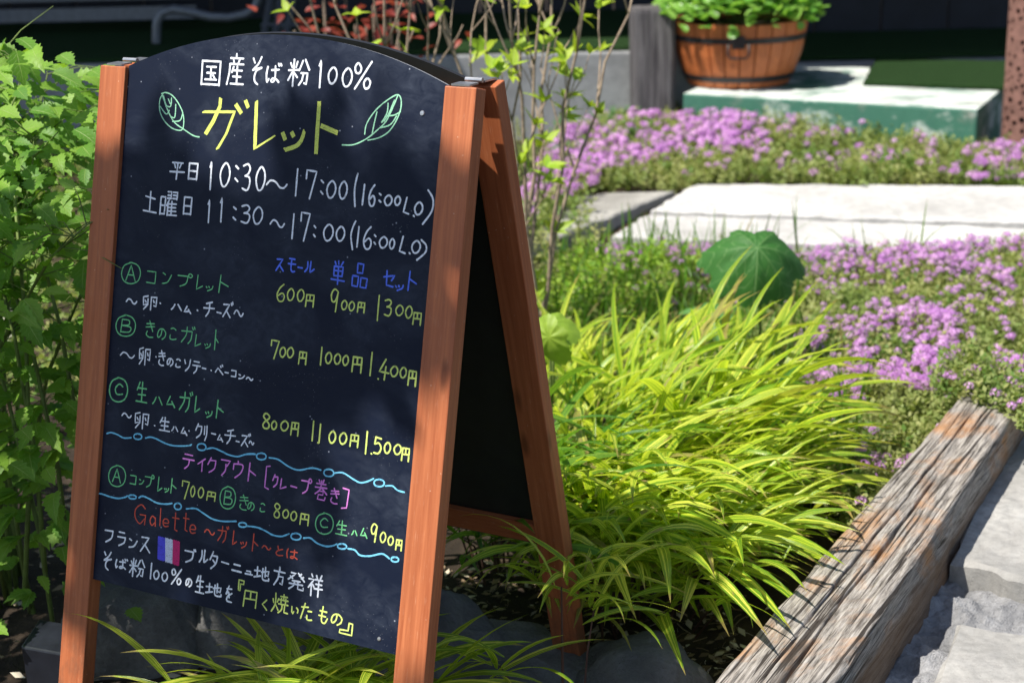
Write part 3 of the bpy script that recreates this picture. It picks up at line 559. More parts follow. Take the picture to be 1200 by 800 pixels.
# green painted step: paint worn white along the top
m = NT('worn_green_paint'); o_ = m.obj(); xx, yy, zz = m.sep(o_)
n1 = m.noise(m.map(o_, (2.5, 5, 5)), 1, 6, .65); n2 = m.noise(o_, 30, 4, .7)
g = m.mix(n2, (.035, .12, .085), (.06, .18, .125)); wht = m.mix(n2, (.42, .46, .43), (.66, .70, .66))
nrmz = m.sep(m.n('NewGeometry').outputs['Normal'])[2]
wear = m.math('ADD', m.math('MULTIPLY', m.math('GREATER_THAN', nrmz, .4), .16), n1)
c = m.mix(m.ramp(wear, [(.55, 0.), (.66, 1.)]), g, wht)
c = m.mix(m.ramp(m.noise(o_, 9, 6, .7), [(.55, 0.), (.7, .6)]), c, (.25, .24, .21))
MAT['green_paint'] = m.done(m.bsdf(c, .6, m.bump(n1, .3, .003), .3))
s1, s2, s3 = P(800, 109, .19), P(1146, 128, .19), P(1170, 108, .19)
ddir = Vector((s2.x - s1.x, s2.y - s1.y, 0)); bdir = Vector((s3.x - s2.x, s3.y - s2.y, 0)).normalized()
stp = empty('step', (s1.x, s1.y, 0), 'green painted concrete step with worn white patches, under the wooden tub', 'step')
place('block', Shape().box((s1.x, s1.y, -.04), ddir, bdir * .95, (0, 0, .23)), MAT['green_paint'], stp, bevel=.01)

def mat_turf(name, c, z, label):
    S = slab(c, z + .022, .02, (60, 24), .004, .012, z, .006)
    o = place(name, S, MAT['turf'], label=label, cat='turf mat', base=(c[0][0], c[0][1], z)); return o
t1, t2 = P(1012, 101, .19), P(1185, 107, .19)
mat_turf('turf_mat', [t1, t2, (t2.x + .25, t2.y + .7), (t1.x + .2, t1.y + .7)], .192, 'square of artificial turf laid on the green step, its front edge in the sun')
mat_turf('turf_mat', [(.95, 7.62), (2.6, 7.62), (2.6, 8.55), (.95, 8.55)], .187, 'dark strip of artificial turf behind the wooden tub, against the black wall')
mat_turf('turf_mat', [(-3.9, 7.03), (.84, 7.03), (.84, 8.5), (-3.9, 8.5)], PH + .002, 'dark artificial turf covering the raised patio behind the bare twigs')

# ------------------------------------------------------------------ folding chalkboard sign
T1 = Vector((-0.03562, 2.03002, -0.29787 + CAM_H)); YAW, LEAN = -0.5137, 0.23485
BW, RW, TH, LEG = .60, .0451, .0244, .952
X = Vector((math.cos(YAW), math.sin(YAW), 0)); N = Vector((math.sin(YAW), -math.cos(YAW), 0)); Z = Vector((0, 0, 1))
TR = T1 - N * .0699
fr = [(T1 - X * BW, -Z * math.cos(LEAN) + N * math.sin(LEAN), N * math.cos(LEAN) + Z * math.sin(LEAN)),
      (TR - X * BW, -Z * math.cos(LEAN) - N * math.sin(LEAN), -N * math.cos(LEAN) + Z * math.sin(LEAN))]
sign = empty('menu_sign', (T1 + TR) / 2 - X * BW / 2 - Z * T1.z, 'folding chalkboard menu sign with an orange wooden frame standing among the plants', 'sign')
def sp(k, u, v, w=0.): o, d, n = fr[k]; return o + X * u + d * v + n * w
def sbox(k, u0, u1, v0, v1, w0, w1, grain='v'):
    o, d, n = fr[k]; S = Shape().box(sp(k, u0, v0, w0), X * (u1 - u0), d * (v1 - v0), n * (w1 - w0), (0, 0, 0))
    # keep the grain along the length of the piece
    if grain == 'u': S.C = [(c[1] + u0 + 3, c[0], c[2]) for c in S.C]
    else: S.C = [(c[0] + u0 * 3 + k, c[1], c[2]) for c in S.C]
    return S
for k in (0, 1):
    lab = ('front ', 'rear ')[k]
    for u0, side in ((0, 'left'), (BW - RW, 'right')):
        place('frame_rail', sbox(k, u0, u0 + RW, 0, LEG, -TH, 0), MAT['frame'], sign, bevel=.0015, label=lab + side + ' wooden rail')
        # rebate strip that holds the board
        s0 = u0 + RW if u0 == 0 else u0 - .006
    place('crossbar', sbox(k, RW + .0005, BW - RW - .0005, .672, .705, -TH + .001, -.0125, 'u'), MAT['frame'], sign, bevel=.0012, label=lab + 'crossbar')
    place('crossbar', sbox(k, RW + .0005, BW - RW - .0005, .012, .040, -TH + .001, -.0125, 'u'), MAT['frame'], sign, bevel=.0012, label=lab + 'upper crossbar')
    # arched board
    n = 48; u_a, u_b = RW - .0045 + .001, BW - RW + .0035
    if k == 0: u_a, u_b = .0395 + .0058, BW - RW - .0003
    arch = [(u_a + (u_b - u_a) * i / n) for i in range(n + 1)]
    def vt(u): q = (u - BW / 2) / (BW / 2 - RW); return -.0530 + .0515 * abs(q) ** 2.05
    w1, w0 = -.0068, -.0118
    Vb = []; Cb = []
    for w_ in (w1, w0):
        for u in arch: Vb.append(sp(k, u, vt(u), w_)); Cb.append((u, vt(u), w_))
        for u in arch: Vb.append(sp(k, u, .7150, w_)); Cb.append((u, .715, w_))
    m_ = n + 1
    F = [(i, m_ + i, m_ + i + 1, i + 1) for i in range(n)] + [(2 * m_ + i, 2 * m_ + i + 1, 3 * m_ + i + 1, 3 * m_ + i) for i in range(n)]
    S = Shape().add(Vb, F, Cb)
    board = place('chalkboard', S, MAT['board'] if k == 0 else MAT['panel_back'], sign, label=('front board covered in coloured chalk writing', 'plain dark rear board')[k])
    E = Shape(); ring = [i for i in range(m_)] + [m_ + i for i in range(n, -1, -1)]
    E.add([Vb[i] for i in ring] + [Vb[i + 2 * m_] for i in ring], [(i, (i + 1) % len(ring), len(ring) + (i + 1) % len(ring), len(ring) + i) for i in range(len(ring))])
    place('edge_strip', E, MAT['panel_edge'] if k == 0 else MAT['black_metal'], board)
    if k == 0: front_board = board
for u0 in (.012, BW - .036):
    a = fr[0][0] + X * u0 + Z * .0006
    hinge = place('hinge', Shape().box(a + N * .0 - N * .022, X * .026, N * .022, Z * .0022), MAT['zinc'], sign)
    place('hinge_pin', Shape().tube([a + X * .001 - N * .034 + Z * .003, a + X * .025 - N * .034 + Z * .003], .0032, 10), MAT['zinc'], hinge)
    place('hinge_leaf', Shape().box(a - N * .068, X * .026, N * .030, Z * .0022), MAT['zinc'], hinge)
# folding stay between the two frames, a screw in the board
st = [sp(0, BW - RW - .004, .45, -.026), sp(1, BW - RW - .004, .45, -.026)]
S = Shape(); S.lathe([(0.0001, .0012), (.0028, .0010), (.0034, 0)], 14)
b_ = basis(sp(0, .522, .035, -.0066), X, fr[0][2]); S.V = [tuple(b_ @ Vector(v)) for v in S.V]
place('screw', S, MAT['zinc'], front_board)
S = Shape(); S.lathe([(0.0001, .0012), (.0022, .0010), (.0028, 0)], 14)
b_ = basis(sp(0, .525, .700, -.0066), X, fr[0][2]); S.V = [tuple(b_ @ Vector(v)) for v in S.V]
place('screw', S, MAT['zinc'], front_board)

def catmull(p, k=6):
    if len(p) < 3: return p
    q = [p[0]] + p + [p[-1]]; out = []
    closed = (abs(p[0][0] - p[-1][0]) + abs(p[0][1] - p[-1][1])) < 1e-6
    if closed: q[0] = p[-2]; q[-1] = p[1]
    for i in range(1, len(q) - 2):
        a, b, c, d = q[i - 1:i + 3]
        for j in range(k):
            t = j / k
            out.append(tuple(.5 * (2 * b[n] + (c[n] - a[n]) * t + (2 * a[n] - 5 * b[n] + 4 * c[n] - d[n]) * t * t + (3 * b[n] - a[n] - 3 * c[n] + d[n]) * t ** 3) for n in (0, 1)))
    return out + [p[-1]]
def ribbon(S, pts, w, lift):
    """a chalk line: a band 0.2 mm proud of the board with round ends and a hand's uneven pressure"""
    pts = [p for i, p in enumerate(pts) if i == 0 or math.dist(p, pts[i - 1]) > .0002]
    if len(pts) < 2: return
    # resample straight runs so that the width can wobble
    q = [pts[0]]
    for a, b in zip(pts, pts[1:]):
        n = max(1, int(math.dist(a, b) / .004))
        q += [(a[0] + (b[0] - a[0]) * i / n, a[1] + (b[1] - a[1]) * i / n) for i in range(1, n + 1)]
    pts = q; V = []; ph = U(0, 99); n = len(pts)
    def nrm(i):
        a = pts[max(i - 1, 0)]; b = pts[min(i + 1, n - 1)]; l = math.dist(a, b) or 1; return (b[0] - a[0]) / l, (b[1] - a[1]) / l
    tx, ty = nrm(0); h = w / 2
    rows = [((pts[0][0] - tx * h * .8, pts[0][1] - ty * h * .8), (tx, ty), .45)]
    for i, p in enumerate(pts): rows.append((p, nrm(i), 1 + .30 * nz(i * .6 + ph, ph)))
    tx, ty = nrm(n - 1); rows.append(((pts[-1][0] + tx * h * .8, pts[-1][1] + ty * h * .8), (tx, ty), .45))
    for (p, (tx, ty), k) in rows:
        for s in (-1, 1): V.append((p[0] - ty * h * k * s, p[1] + tx * h * k * s))
    S.add([sp(0, a, b, -.0066 + lift) for a, b in V], [(2 * i, 2 * i + 1, 2 * i + 3, 2 * i + 2) for i in range(len(rows) - 1)], [(a, b, ph) for a, b in V])
def strokes(txt):
    for s in txt.split(';'):
        cv = s[0] == 'c'; p = [tuple(float(v) for v in q.split(',')) for q in s.lstrip('c').split()]
        yield catmull(p) if cv else p
for name, colr, lab, wpx, items in WRITING:
    S = Shape(); li = 0; last = None; cnt = 0
    for it in items.split('\t'):
        if it[0] == '@':
            for p in strokes(it[1:]):
                if name == 'title_writing':      # the thick title is three passes of the pen side by side
                    for o_ in (-1, 0, 1):
                        dx, dy = p[-1][0] - p[0][0], p[-1][1] - p[0][1]; l_ = math.hypot(dx, dy); e_ = 19. * o_ + U(-3, 3)
                        ribbon(S, [((a - dy / l_ * e_ + U(-2, 2)) * 1e-4, (b + dx / l_ * e_ + U(-2, 2)) * 1e-4) for a, b in p], .00205, .00002 * (li % 9)); li += 1
                else: ribbon(S, [(a * 1e-4, b * 1e-4) for a, b in p], wpx * 1.27e-3, .00002 * (li % 9)); li += 1
        else:
            g, *v = it.split(' '); ou, ov, au, av, bu, bv = map(float, v)
            if last is not None and (ou - last > 110 or last - ou > 2500) and g != '.' and S.V:      # a gap in the line: the next word is a piece of its own
                place(name, S, CHALK[colr], front_board); S = Shape()
            last = ou + au
            for p in strokes(GLYPHS[g]):
                j = [U(-1.2, 1.2), U(-1.2, 1.2)]
                ribbon(S, [((ou + au * (a + j[0]) / 100 + bu * (b + j[1]) / 100) * 1e-4, (ov + av * (a + j[0]) / 100 + bv * (b + j[1]) / 100) * 1e-4) for a, b in p], wpx * 1.27e-3, .00002 * (li % 9)); li += 1
    place(name, S, CHALK[colr], front_board, label=lab if last is None else None)
for nm, q in FLAG:
    S = Shape(); q = [(a * 1e-4, b * 1e-4) for a, b in q]; n = 9
    for i in range(n):      # filled in with side-by-side vertical chalk lines
        t = (i + .5) / n
        a = tuple(q[0][k] * (1 - t) + q[1][k] * t for k in (0, 1)); b = tuple(q[3][k] * (1 - t) + q[2][k] * t for k in (0, 1))
        a = (a[0], a[1] + U(-.0006, .0008)); b = (b[0], b[1] + U(-.0008, .0006))
        ribbon(S, [a, b], .00168, .00003 * (i % 2) + .00001)
    place('flag_drawing', S, CHALK[nm], front_board, label={'flag_blue': 'blue', 'flag_white': 'white', 'flag_red': 'red'}[nm] + ' chalk stripe of the drawn flag')
# rubbed chalk smears under the heading
S = Shape()
place_smear = [(.30, .012, .012, .05), (.40, .055, .01, .05)]

# ------------------------------------------------------------------ sleeper
def sleeper():
    a, b, c, d = Vector(B), Vector(D_), Vector(A), Vector(C_)      # near left, near right, far left, far right (top face)
    ax = ((c + d) / 2 - (a + b) / 2); a = a - ax.normalized() * .55; b = b - ax.normalized() * .50
    c = c + ax.normalized() * .12; d = d + ax.normalized() * .12
    a.z = b.z = c.z = d.z = .13; e1 = (c - a).normalized(); e2 = (d - b).normalized()
    b = b + e2 * ((a - b).dot(e1) / e2.dot(e1)); d = d + e2 * ((c - d).dot(e1) / e2.dot(e1))      # square cut ends
    nl, ntp, ns = 330, 150, 22; hgt = .17
    ax = (c - a).normalized(); V = []; Cc = []
    L = (c - a).length
    cracks = [(.40, .05, .030, .015, 0.), (.57, .045, .034, .017, 5.), (.86, .03, .018, .011, 9.), (.22, .05, .014, .009, 13.), (.70, .06, .012, .008, 23.), (.48, .06, .010, .008, 31.), (.12, .04, .012, .008, 47.)]
    def dep(s, t):
        h = 0
        for c0, amp, dp, wd, sd in cracks:
            cc = c0 + amp * nz(s * 1.7 + sd, sd) + .022 * nz(s * 5.5, sd + 1) + .012 * nz(s * 17, sd); k = max(0, .55 + 1.1 * nz(s * 2.3, sd + 3)) if dp > .02 else max(0, -.05 + 2.2 * nz(s * 3.3, sd + 3))
            h -= dp * (1.0 + .8 * nz(s * 9, sd)) * min(k, 1) * math.exp(-((t - cc) / (wd * (.75 + .6 * nz(s * 6, sd + 8)))) ** 2)
        h += .0016 * nz(s * 3, t * 17) + .0008 * nz(s * 12, t * 60, 2) + .003 * nz(s * 2.2, t * 4, 8)
        return h
    ringn = ntp + 1 + 2 * ns
    for i in range(nl + 1):
        f = i / nl; s = f * L; p0 = a.lerp(c, f); p1 = b.lerp(d, f); acr = (p1 - p0); wd = acr.length; acr.normalize()
        chip = .006 * max(0, nz(s * 5, 3.)) + .004 * nz(s * 16, 7.)
        row = []
        for j in range(ns, 0, -1): q = j / ns; row.append((p0 - acr * (.002 * nz(s * 20, q * 9)) - Z * hgt * q, (s, -q * hgt, 0)))
        for j in range(ntp + 1):
            t = j / ntp; e = min(t, 1 - t); rr = -max(0, .05 - e) ** 2 * 1.6 - (max(0, .06 - e) / .06) * chip
            row.append((p0 + acr * wd * t + Z * (dep(s, t) + rr), (s, t * wd, 0)))
        for j in range(1, ns + 1):
            q = j / ns; g = .004 * nz(s * 4, q * 14, 5) + .003 * nz(s * 12, q * 50, 5)
            row.append((p1 + acr * g - Z * hgt * q, (s, wd + q * hgt, 0)))
        for p, cc in row: V.append(p); Cc.append(cc)
    F = [(i * ringn + j, i * ringn + j + 1, (i + 1) * ringn + j + 1, (i + 1) * ringn + j) for i in range(nl) for j in range(ringn - 1)]
    F += [tuple(range(ringn))[::-1], tuple(nl * ringn + j for j in range(ringn))]
    return Shape().add(V, F, Cc)
m = NT('weathered_timber'); a = m.attr()
g = m.noise(m.map(a, (16, 210, 16)), 1, 7, .72, .12); g2 = m.noise(m.map(a, (4, 45, 4)), 1, 5, .6, .3); pt = m.noise(m.map(a, (5, 9, 1)), 1, 5, .6, .6); pt2 = m.noise(m.map(a, (14, 26, 1)), 1, 5, .65)
c = m.ramp(g, [(.30, (.03, .025, .021)), (.42, (.16, .143, .125)), (.56, (.34, .31, .275)), (.74, (.52, .485, .44))])
c = m.mix(m.math('MULTIPLY', m.ramp(pt, [(.52, 0.), (.64, .9)]), m.ramp(pt2, [(.35, .35), (.6, 1.)])), c, m.mix(g, (.20, .085, .03), (.58, .32, .15)))
c = m.mix(m.ramp(g2, [(.32, .85), (.43, 0.)]), c, (.06, .047, .038))
fc = m.noise(m.map(a, (2.2, 110, 2.2)), 1, 3, .55, 1.2); c = m.mix(m.ramp(fc, [(.385, .92), (.42, 0.)]), c, (.028, .022, .018))
sd_ = m.ramp(m.math('ADD', m.sep(a)[1], m.math('MULTIPLY', pt2, .04)), [(.195, 0.), (.225, .8)]); c = m.mix(sd_, c, m.mix(g, (.07, .04, .022), (.26, .16, .095)))  # right side mixed to soil-stained brown, also deepening the shade of that unlit face
hh = m.math('ADD', m.math('ADD', g, m.math('MULTIPLY', g2, .8)), m.math('MULTIPLY', m.ramp(fc, [(.385, 0.), (.43, 1.)]), 1.2))
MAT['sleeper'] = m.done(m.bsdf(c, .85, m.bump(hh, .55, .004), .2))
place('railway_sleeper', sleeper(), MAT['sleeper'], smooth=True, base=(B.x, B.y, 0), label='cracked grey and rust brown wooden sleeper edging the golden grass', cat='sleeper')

# ------------------------------------------------------------------ rocks
def rock(name, loc, size, seed, label, rot=0.):
    import bmesh
    bm = bmesh.new(); bmesh.ops.create_icosphere(bm, subdivisions=5, radius=1.)
    V = []
    for v in bm.verts:
        p = v.co.copy(); s = Vector((seed, seed * 2, 0))
        d = 1 + .28 * noise.noise(p * 1.1 + s) + .11 * noise.noise(p * 2.7 + s) + .035 * noise.noise(p * 8 + s) + .015 * noise.noise(p * 22 + s)
        p = p * d
        for pl in range(5):     # flat broken faces
            nn = Vector((math.sin(seed + pl * 2.1), math.cos(seed * 1.7 + pl * 1.3), .5 * math.sin(seed + pl))).normalized(); q = p.dot(nn) - .78
            if q > 0: p -= nn * q * .8
        V.append((p.x * size[0], p.y * size[1], p.z * size[2]))
    F = [tuple(v.index for v in f.verts) for f in bm.faces]; bm.free()
    c, s = math.cos(rot), math.sin(rot)
    V = [(loc[0] + c * x - s * y, loc[1] + s * x + c * y, loc[2] + z) for x, y, z in V]
    return place(name, Shape().add(V, F), MAT['rock'], smooth=True, base=loc, label=label, cat='rock')
r1 = P(110, 745, .12); r2 = P(300, 800, .05); r3 = P(560, 765, .03); r4 = P(750, 800, .02)
rock('rock', (-.60, 2.46, -.04), (.15, .12, .14), 1.3, 'dark grey rock behind the left leg of the sign, below the leafy shrub', .3)
rock('rock', (-.40, 2.50, -.04), (.19, .13, .145), 4.1, 'large shadowed rock under the left half of the board, behind the golden grass')
rock('rock', (-.13, 2.30, -.03), (.14, .12, .15), 7.7, 'dim rock under the right half of the board, left of the sign\'s right leg')
rock('rock', (.0, 2.23, -.05), (.17, .19, .12), 9.2, 'broad grey rock just right of the sign\'s front right leg', .5)
rock('rock', (r4.x - .0, r4.y - .03, -.06), (.145, .15, .135), 3.3, 'rounded blue grey rock between the golden grass and the sleeper', .2)

# ------------------------------------------------------------------ tub
def tub():
    c = P(868, 106, .19); c = Vector((c.x + .018, c.y + .21, .195))
    root = empty('wooden_tub', c, 'orange brown half barrel planter with black hoops and round green leaves on the step', 'planter')
    n = 26; Hh = .262; r0, r1 = .208, .280
    for i in range(n):
        a0, a1 = 2 * math.pi * (i + .04) / n, 2 * math.pi * (i + .96) / n; V = []; Cc = []
        top = Hh + U(-.003, .002)
        for zi in range(5):
            t = zi / 4; r = r0 + (r1 - r0) * (t ** .9) + .012 * math.sin(math.pi * t)
            for rr in (r, r - .02):
                for a_ in (a0, a1): V.append((c.x + rr * math.cos(a_), c.y + rr * math.sin(a_), c.z + top * t)); Cc.append((i * .3 + (a_ - a0) * r, t * Hh, rr))
        F = []
        for zi in range(4):
            q = zi * 4; F += [(q, q + 1, q + 5, q + 4), (q + 3, q + 2, q + 6, q + 7), (q + 2, q, q + 4, q + 6), (q + 1, q + 3, q + 7, q + 5)]
        F += [(16, 17, 19, 18), (0, 2, 3, 1)]
        place('stave', Shape().add(V, F, Cc), MAT['tub_wood'], root, bevel=.002)
    for z0, nm in ((.025, 'lower black hoop'), (.185, 'upper black hoop')):
        def rz(z): t = z / Hh; return r0 + (r1 - r0) * (t ** .9) + .012 * math.sin(math.pi * t)
        S = Shape().lathe([(rz(z0) - .004, z0), (rz(z0) + .003, z0), (rz(z0 + .022) + .003, z0 + .022), (rz(z0 + .022) - .004, z0 + .022)], 52, c)
        place('hoop', S, MAT['black_metal'], root, label=nm)
    ang = rad(-98); d = Vector((math.cos(ang), math.sin(ang), 0)); sd = Vector((-d.y, d.x, 0))
    pl = place('handle_plate', Shape().box(c + d * .286 - sd * .026 + Z * .170, sd * .052, d * .005, Z * .052 + d * .012), MAT['black_metal'], root, bevel=.002)
    pts = [c + d * .300 + Z * .190 - sd * .04, c + d * .302 + Z * .150 - sd * .042, c + d * .302 + Z * .135 - sd * .03, c + d * .302 + Z * .135 + sd * .03, c + d * .302 + Z * .150 + sd * .042, c + d * .300 + Z * .190 + sd * .04]
    place('handle', Shape().tube(pts, .0045, 8), MAT['black_metal'], pl, smooth=True)
    place('soil', Shape().lathe([(.0001, .235), (.25, .235), (.25, .19)], 26, c), MAT['soil'], root)
    leaf = Shape(); k = 9
    leaf.add([(0, 0, 0)] + [(.5 + .5 * math.cos(q * 2 * math.pi / k + math.pi), .52 * math.sin(q * 2 * math.pi / k + math.pi), .12 * math.cos(q * 4 * math.pi / k)) for q in range(k)], [(0, 1 + (q + 1) % k, 1 + q) for q in range(k - 1, -1, -1)], [(0, 0, 0)] + [(.5, .5, 0)] * k)
    pr = plant_root = empty('tub_plant', c + Z * .26, 'bright green round leaved plant overflowing the wooden tub', 'plant')
    meshes = []
    for q in range(5):
        L = Shape().add(leaf.V, leaf.F, [(a_, b_, q * .19) for a_, b_, _ in leaf.C]); me = L.mesh('leaf', smooth=True); me.materials.append(MAT['tub_leaf']); meshes.append(me)
    rest = []
    for i in range(900):
        a_ = U(0, 2 * math.pi); r = .315 * math.sqrt(U(0, 1)); h = .275 + .13 * math.sqrt(max(0, 1 - (r / .36) ** 2)) - max(0, r - .27) * .9 + U(-.05, .015)
        p = c + Vector((r * math.cos(a_), r * math.sin(a_), h)); o_ = Vector((math.cos(a_), math.sin(a_), U(-.6, .5)))
        M_ = basis(p, o_ + Vector((U(-.6, .6), U(-.6, .6), 0)), Vector((U(-.5, .5), U(-.7, .2), 1)), U(.032, .062))
        if i < 260: inst('leaf', meshes[i % 5], M_, pr)
        else: rest.append((leaf, M_, U(0, 1)))
    merged('foliage', rest, MAT['tub_leaf'], pr, kind='stuff')
    st_ = Shape()
    for i in range(40):
        a_ = U(0, 6.28); r = U(.02, .28); st_.tube([c + Vector((r * .4 * math.cos(a_), r * .4 * math.sin(a_), .25)), c + Vector((r * math.cos(a_), r * math.sin(a_), .38))], .003, 4)
    place('stem', st_, MAT['green_stem'], pr, kind='stuff')
tub()

# ------------------------------------------------------------------ grey timber post
def post():
    b0 = P(766, 158, 0); wd = .178; hh = .56
    n = 48; S = Shape(); V = []; Cc = []; rows = 40
    for i in range(rows + 1):
        z = hh * i / rows - .05
        for k in range(n):
            q = 4 * k / n; sd = int(q); f = q - sd; h_ = wd / 2
            cs = [(-h_, -h_), (h_, -h_), (h_, h_), (-h_, h_)]; p, p2 = cs[sd], cs[(sd + 1) % 4]
            x, y = p[0] * (1 - f) + p2[0] * f, p[1] * (1 - f) + p2[1] * f
            l = math.hypot(x, y); m_ = min(1, .115 / l); x *= m_; y *= m_
            g = 1 + .03 * nz(q * 3, z * 1.2) + .035 * nz(q * 9, z * 1.5, 4)
            if i == rows: g *= .97
            V.append((b0.x + x * g, b0.y + wd / 2 + y * g, z + (.004 * nz(x * 30, y * 30) if i == rows else 0))); Cc.append((z, q * .17, 0))
    F = [(i * n + k, i * n + (k + 1) % n, (i + 1) * n + (k + 1) % n, (i + 1) * n + k) for i in range(rows) for k in range(n)] + [tuple(rows * n + k for k in range(n))]
    m = NT('grey_timber'); a = m.attr(); g = m.noise(m.map(a, (5, 80, 5)), 1, 6, .6, .5); g2 = m.noise(m.map(a, (2, 12, 2)), 1, 4)
    c = m.mix(m.ramp(g2, [(.4, 0.), (.6, .6)]), m.ramp(g, [(.3, (.05, .045, .05)), (.5, (.13, .122, .125)), (.75, (.22, .21, .215))]), (.05, .045, .05))
    mm = m.done(m.bsdf(c, .8, m.bump(g, .8, .006), .2))
    place('timber_post', Shape().add(V, F, Cc), mm, base=(b0.x, b0.y, 0), label='short weathered grey timber post left of the wooden tub', cat='post')
post()

# ------------------------------------------------------------------ perforated rust brown column
def column():
    c = P(1200, 188, 0); r = .095; hh = .62; n = 120; rows = 150
    c = Vector((c.x + .035, c.y + r, 0))
    holes = [(U(0, 2 * math.pi), U(.02, hh - .03), U(.006, .0125)) for _ in range(420)]; keep = []
    for h in holes:
        if all(math.hypot(((h[0] - k[0] + math.pi) % (2 * math.pi) - math.pi) * r, h[1] - k[1]) > h[2] + k[2] + .006 for k in keep): keep.append(h)
    H = np.array(keep); V = [(c.x + r * math.cos(2 * math.pi * k / n), c.y + r * math.sin(2 * math.pi * k / n), -.04 + (hh + .04) * i / rows) for i in range(rows + 1) for k in range(n)]
    F = []
    for i in range(rows):
        z = -.04 + (hh + .04) * (i + .5) / rows
        for k in range(n):
            a_ = 2 * math.pi * (k + .5) / n; d = np.hypot(((H[:, 0] - a_ + math.pi) % (2 * math.pi) - math.pi) * r, H[:, 1] - z)
            if (d < H[:, 2]).any(): continue
            F.append((i * n + k, i * n + (k + 1) % n, (i + 1) * n + (k + 1) % n, (i + 1) * n + k))
    root = empty('perforated_column', c, 'rust brown cylinder pierced with scattered round holes at the right edge', 'column')
    mm = flat_mat('rust_brown', (.20, .105, .085), .8, .2, 0, .35, 25, .5, .003)
    o = place('shell', Shape().add(V, F), mm, root)
    so = o.modifiers.new('wall', 'SOLIDIFY'); so.thickness = .008; so.offset = -1
    place('core', Shape().lathe([(.0001, hh - .03), (r - .02, hh - .03), (r - .02, -.03)], 32, c), MAT['black_metal'], root)
    place('rim', Shape().lathe([(r + .002, hh - .004), (r + .004, hh + .006), (r - .012, hh + .008), (r - .014, hh - .004)], 60, c), mm, root)
column()

# ------------------------------------------------------------------ iron bench in the shadow
def bench():
    o = at_y(250, 45, 7.45); zf = PH
    root = empty('garden_bench', (o.x, 7.5, zf), 'dark iron garden bench with scrolled arm in the shadow behind the sign', 'bench')
    mt = flat_mat('dark_iron', (.16, .17, .19), .4, .5, .2, .2)
    pts = [(185, 62), (183, 48), (184, 26), (190, 15), (203, 11), (222, 14), (245, 20), (268, 21), (288, 17), (299, 10), (303, 0), (304, -14), (306, -40)]
    place('armrest', Shape().tube([at_y(x, y, 7.5) for x, y in pts], .02, 8), mt, root, smooth=True)
    place('leg', Shape().tube([at_y(185, 60, 7.5), (at_y(185, 60, 7.5).x + .02, 7.48, zf)], .02, 8), mt, root)
    p = at_y(306, -40, 7.5); place('leg', Shape().tube([(p.x, 7.52, p.z), (p.x + .03, 7.9, zf)], .02, 8), mt, root)
    pts2 = [at_y(x, y, 7.5) + Vector((-1.35, .1, 0)) for x, y in pts]
    place('armrest', Shape().tube(pts2, .02, 8), mt, root, smooth=True)
    xa = pts2[0].x; xb = at_y(185, 60, 7.5).x; sz = at_y(185, 62, 7.5).z
    for k in range(6): place('seat_slat', Shape().box((xa, 7.42 + k * .085, sz - .01), (xb - xa + .1, 0, 0), (0, .06, 0), (0, 0, .02)), mt, root)
    for k in range(4): place('back_slat', Shape().box((xa, 7.95 + k * .03, sz + .1 + k * .09), (xb - xa + .1, 0, 0), (0, .015, 0), (0, 0, .06)), mt, root)
    return
bench()
def chair_strips():
    mt = flat_mat('dark_slat', (.05, .055, .065), .5)
    root = empty('folded_chair', (at_y(315, 50, 7.3).x, 7.34, PH), 'folded dark slatted chair leaning beside the iron bench', 'chair')
    for k in range(3):
        a, b = at_y(306 + 13 * k, 62, 7.3), at_y(322 + 13 * k, -30, 7.5)
        a.z = PH + .003
        place('slat', Shape().tube([a, b], .016, 6), mt, root)
    a, b = at_y(306, 30, 7.36), at_y(350, 30, 7.36)
    place('crossbar', Shape().tube([a, b], .012, 6), mt, root)
chair_strips()

# ------------------------------------------------------------------ small black lamp at the bottom left
def lamp_box():
    c = P(52, 790, .05); c = Vector((c.x, c.y, -.02))
    root = empty('garden_spotlight', c, 'small black box shaped garden light beside the foot of the sign\'s left leg', 'light')
    a, b_, cc, d = at_y(24, 757, c.y + .02), at_y(74, 766, c.y - .02), at_y(84, 840, c.y - .02), at_y(38, 840, c.y + .02)
    q = [a, b_, cc, d]; back = [p + Vector((.01, .07, .01)) for p in q]
    place('housing', Shape().add([tuple(p) for p in q + back], [(0, 3, 2, 1), (4, 5, 6, 7), (0, 1, 5, 4), (1, 2, 6, 5), (2, 3, 7, 6), (3, 0, 4, 7)]), flat_mat('black_plastic', (.012, .014, .02), .35), root, bevel=.003)
lamp_box()

# ------------------------------------------------------------------ leaf shapes
def leaf_shape(teeth=6, width=.30, fold=.12, droop=.25, r=.5, tip=1.0, serr=.16):
    """ovate pointed leaf, one unit long along X, toothed edge, folded on its midrib"""
    S = Shape(); V = [(0, 0, 0)]; C = [(0, 0, r)]; F = []
    n = teeth * 2; mid = []; lf = []; rt = []
    for i in range(n + 1):
        t = i / n; wdt = width * (math.sin(math.pi * min(1, t * 1.02 + .02) ** .72) ** .9) * (1 - .25 * t) + .004
        if i == n: wdt = .0
        wdt *= (1 + serr * (1 if i % 2 else -1)) if 0 < i < n else 1
        x = t + (.02 if i % 2 else 0); z = -droop * t * t
        mid.append(len(V)); V.append((t, 0, z)); C.append((0, t, r))
        lf.append(len(V)); V.append((x, wdt, z + fold * wdt * 2)); C.append((1, t, r))
        rt.append(len(V)); V.append((x, -wdt, z + fold * wdt * 2)); C.append((-1, t, r))
    for i in range(n):
        F += [(mid[i], mid[i + 1], lf[i + 1], lf[i]), (rt[i], rt[i + 1], mid[i + 1], mid[i])]
    return S.add(V, F, C)

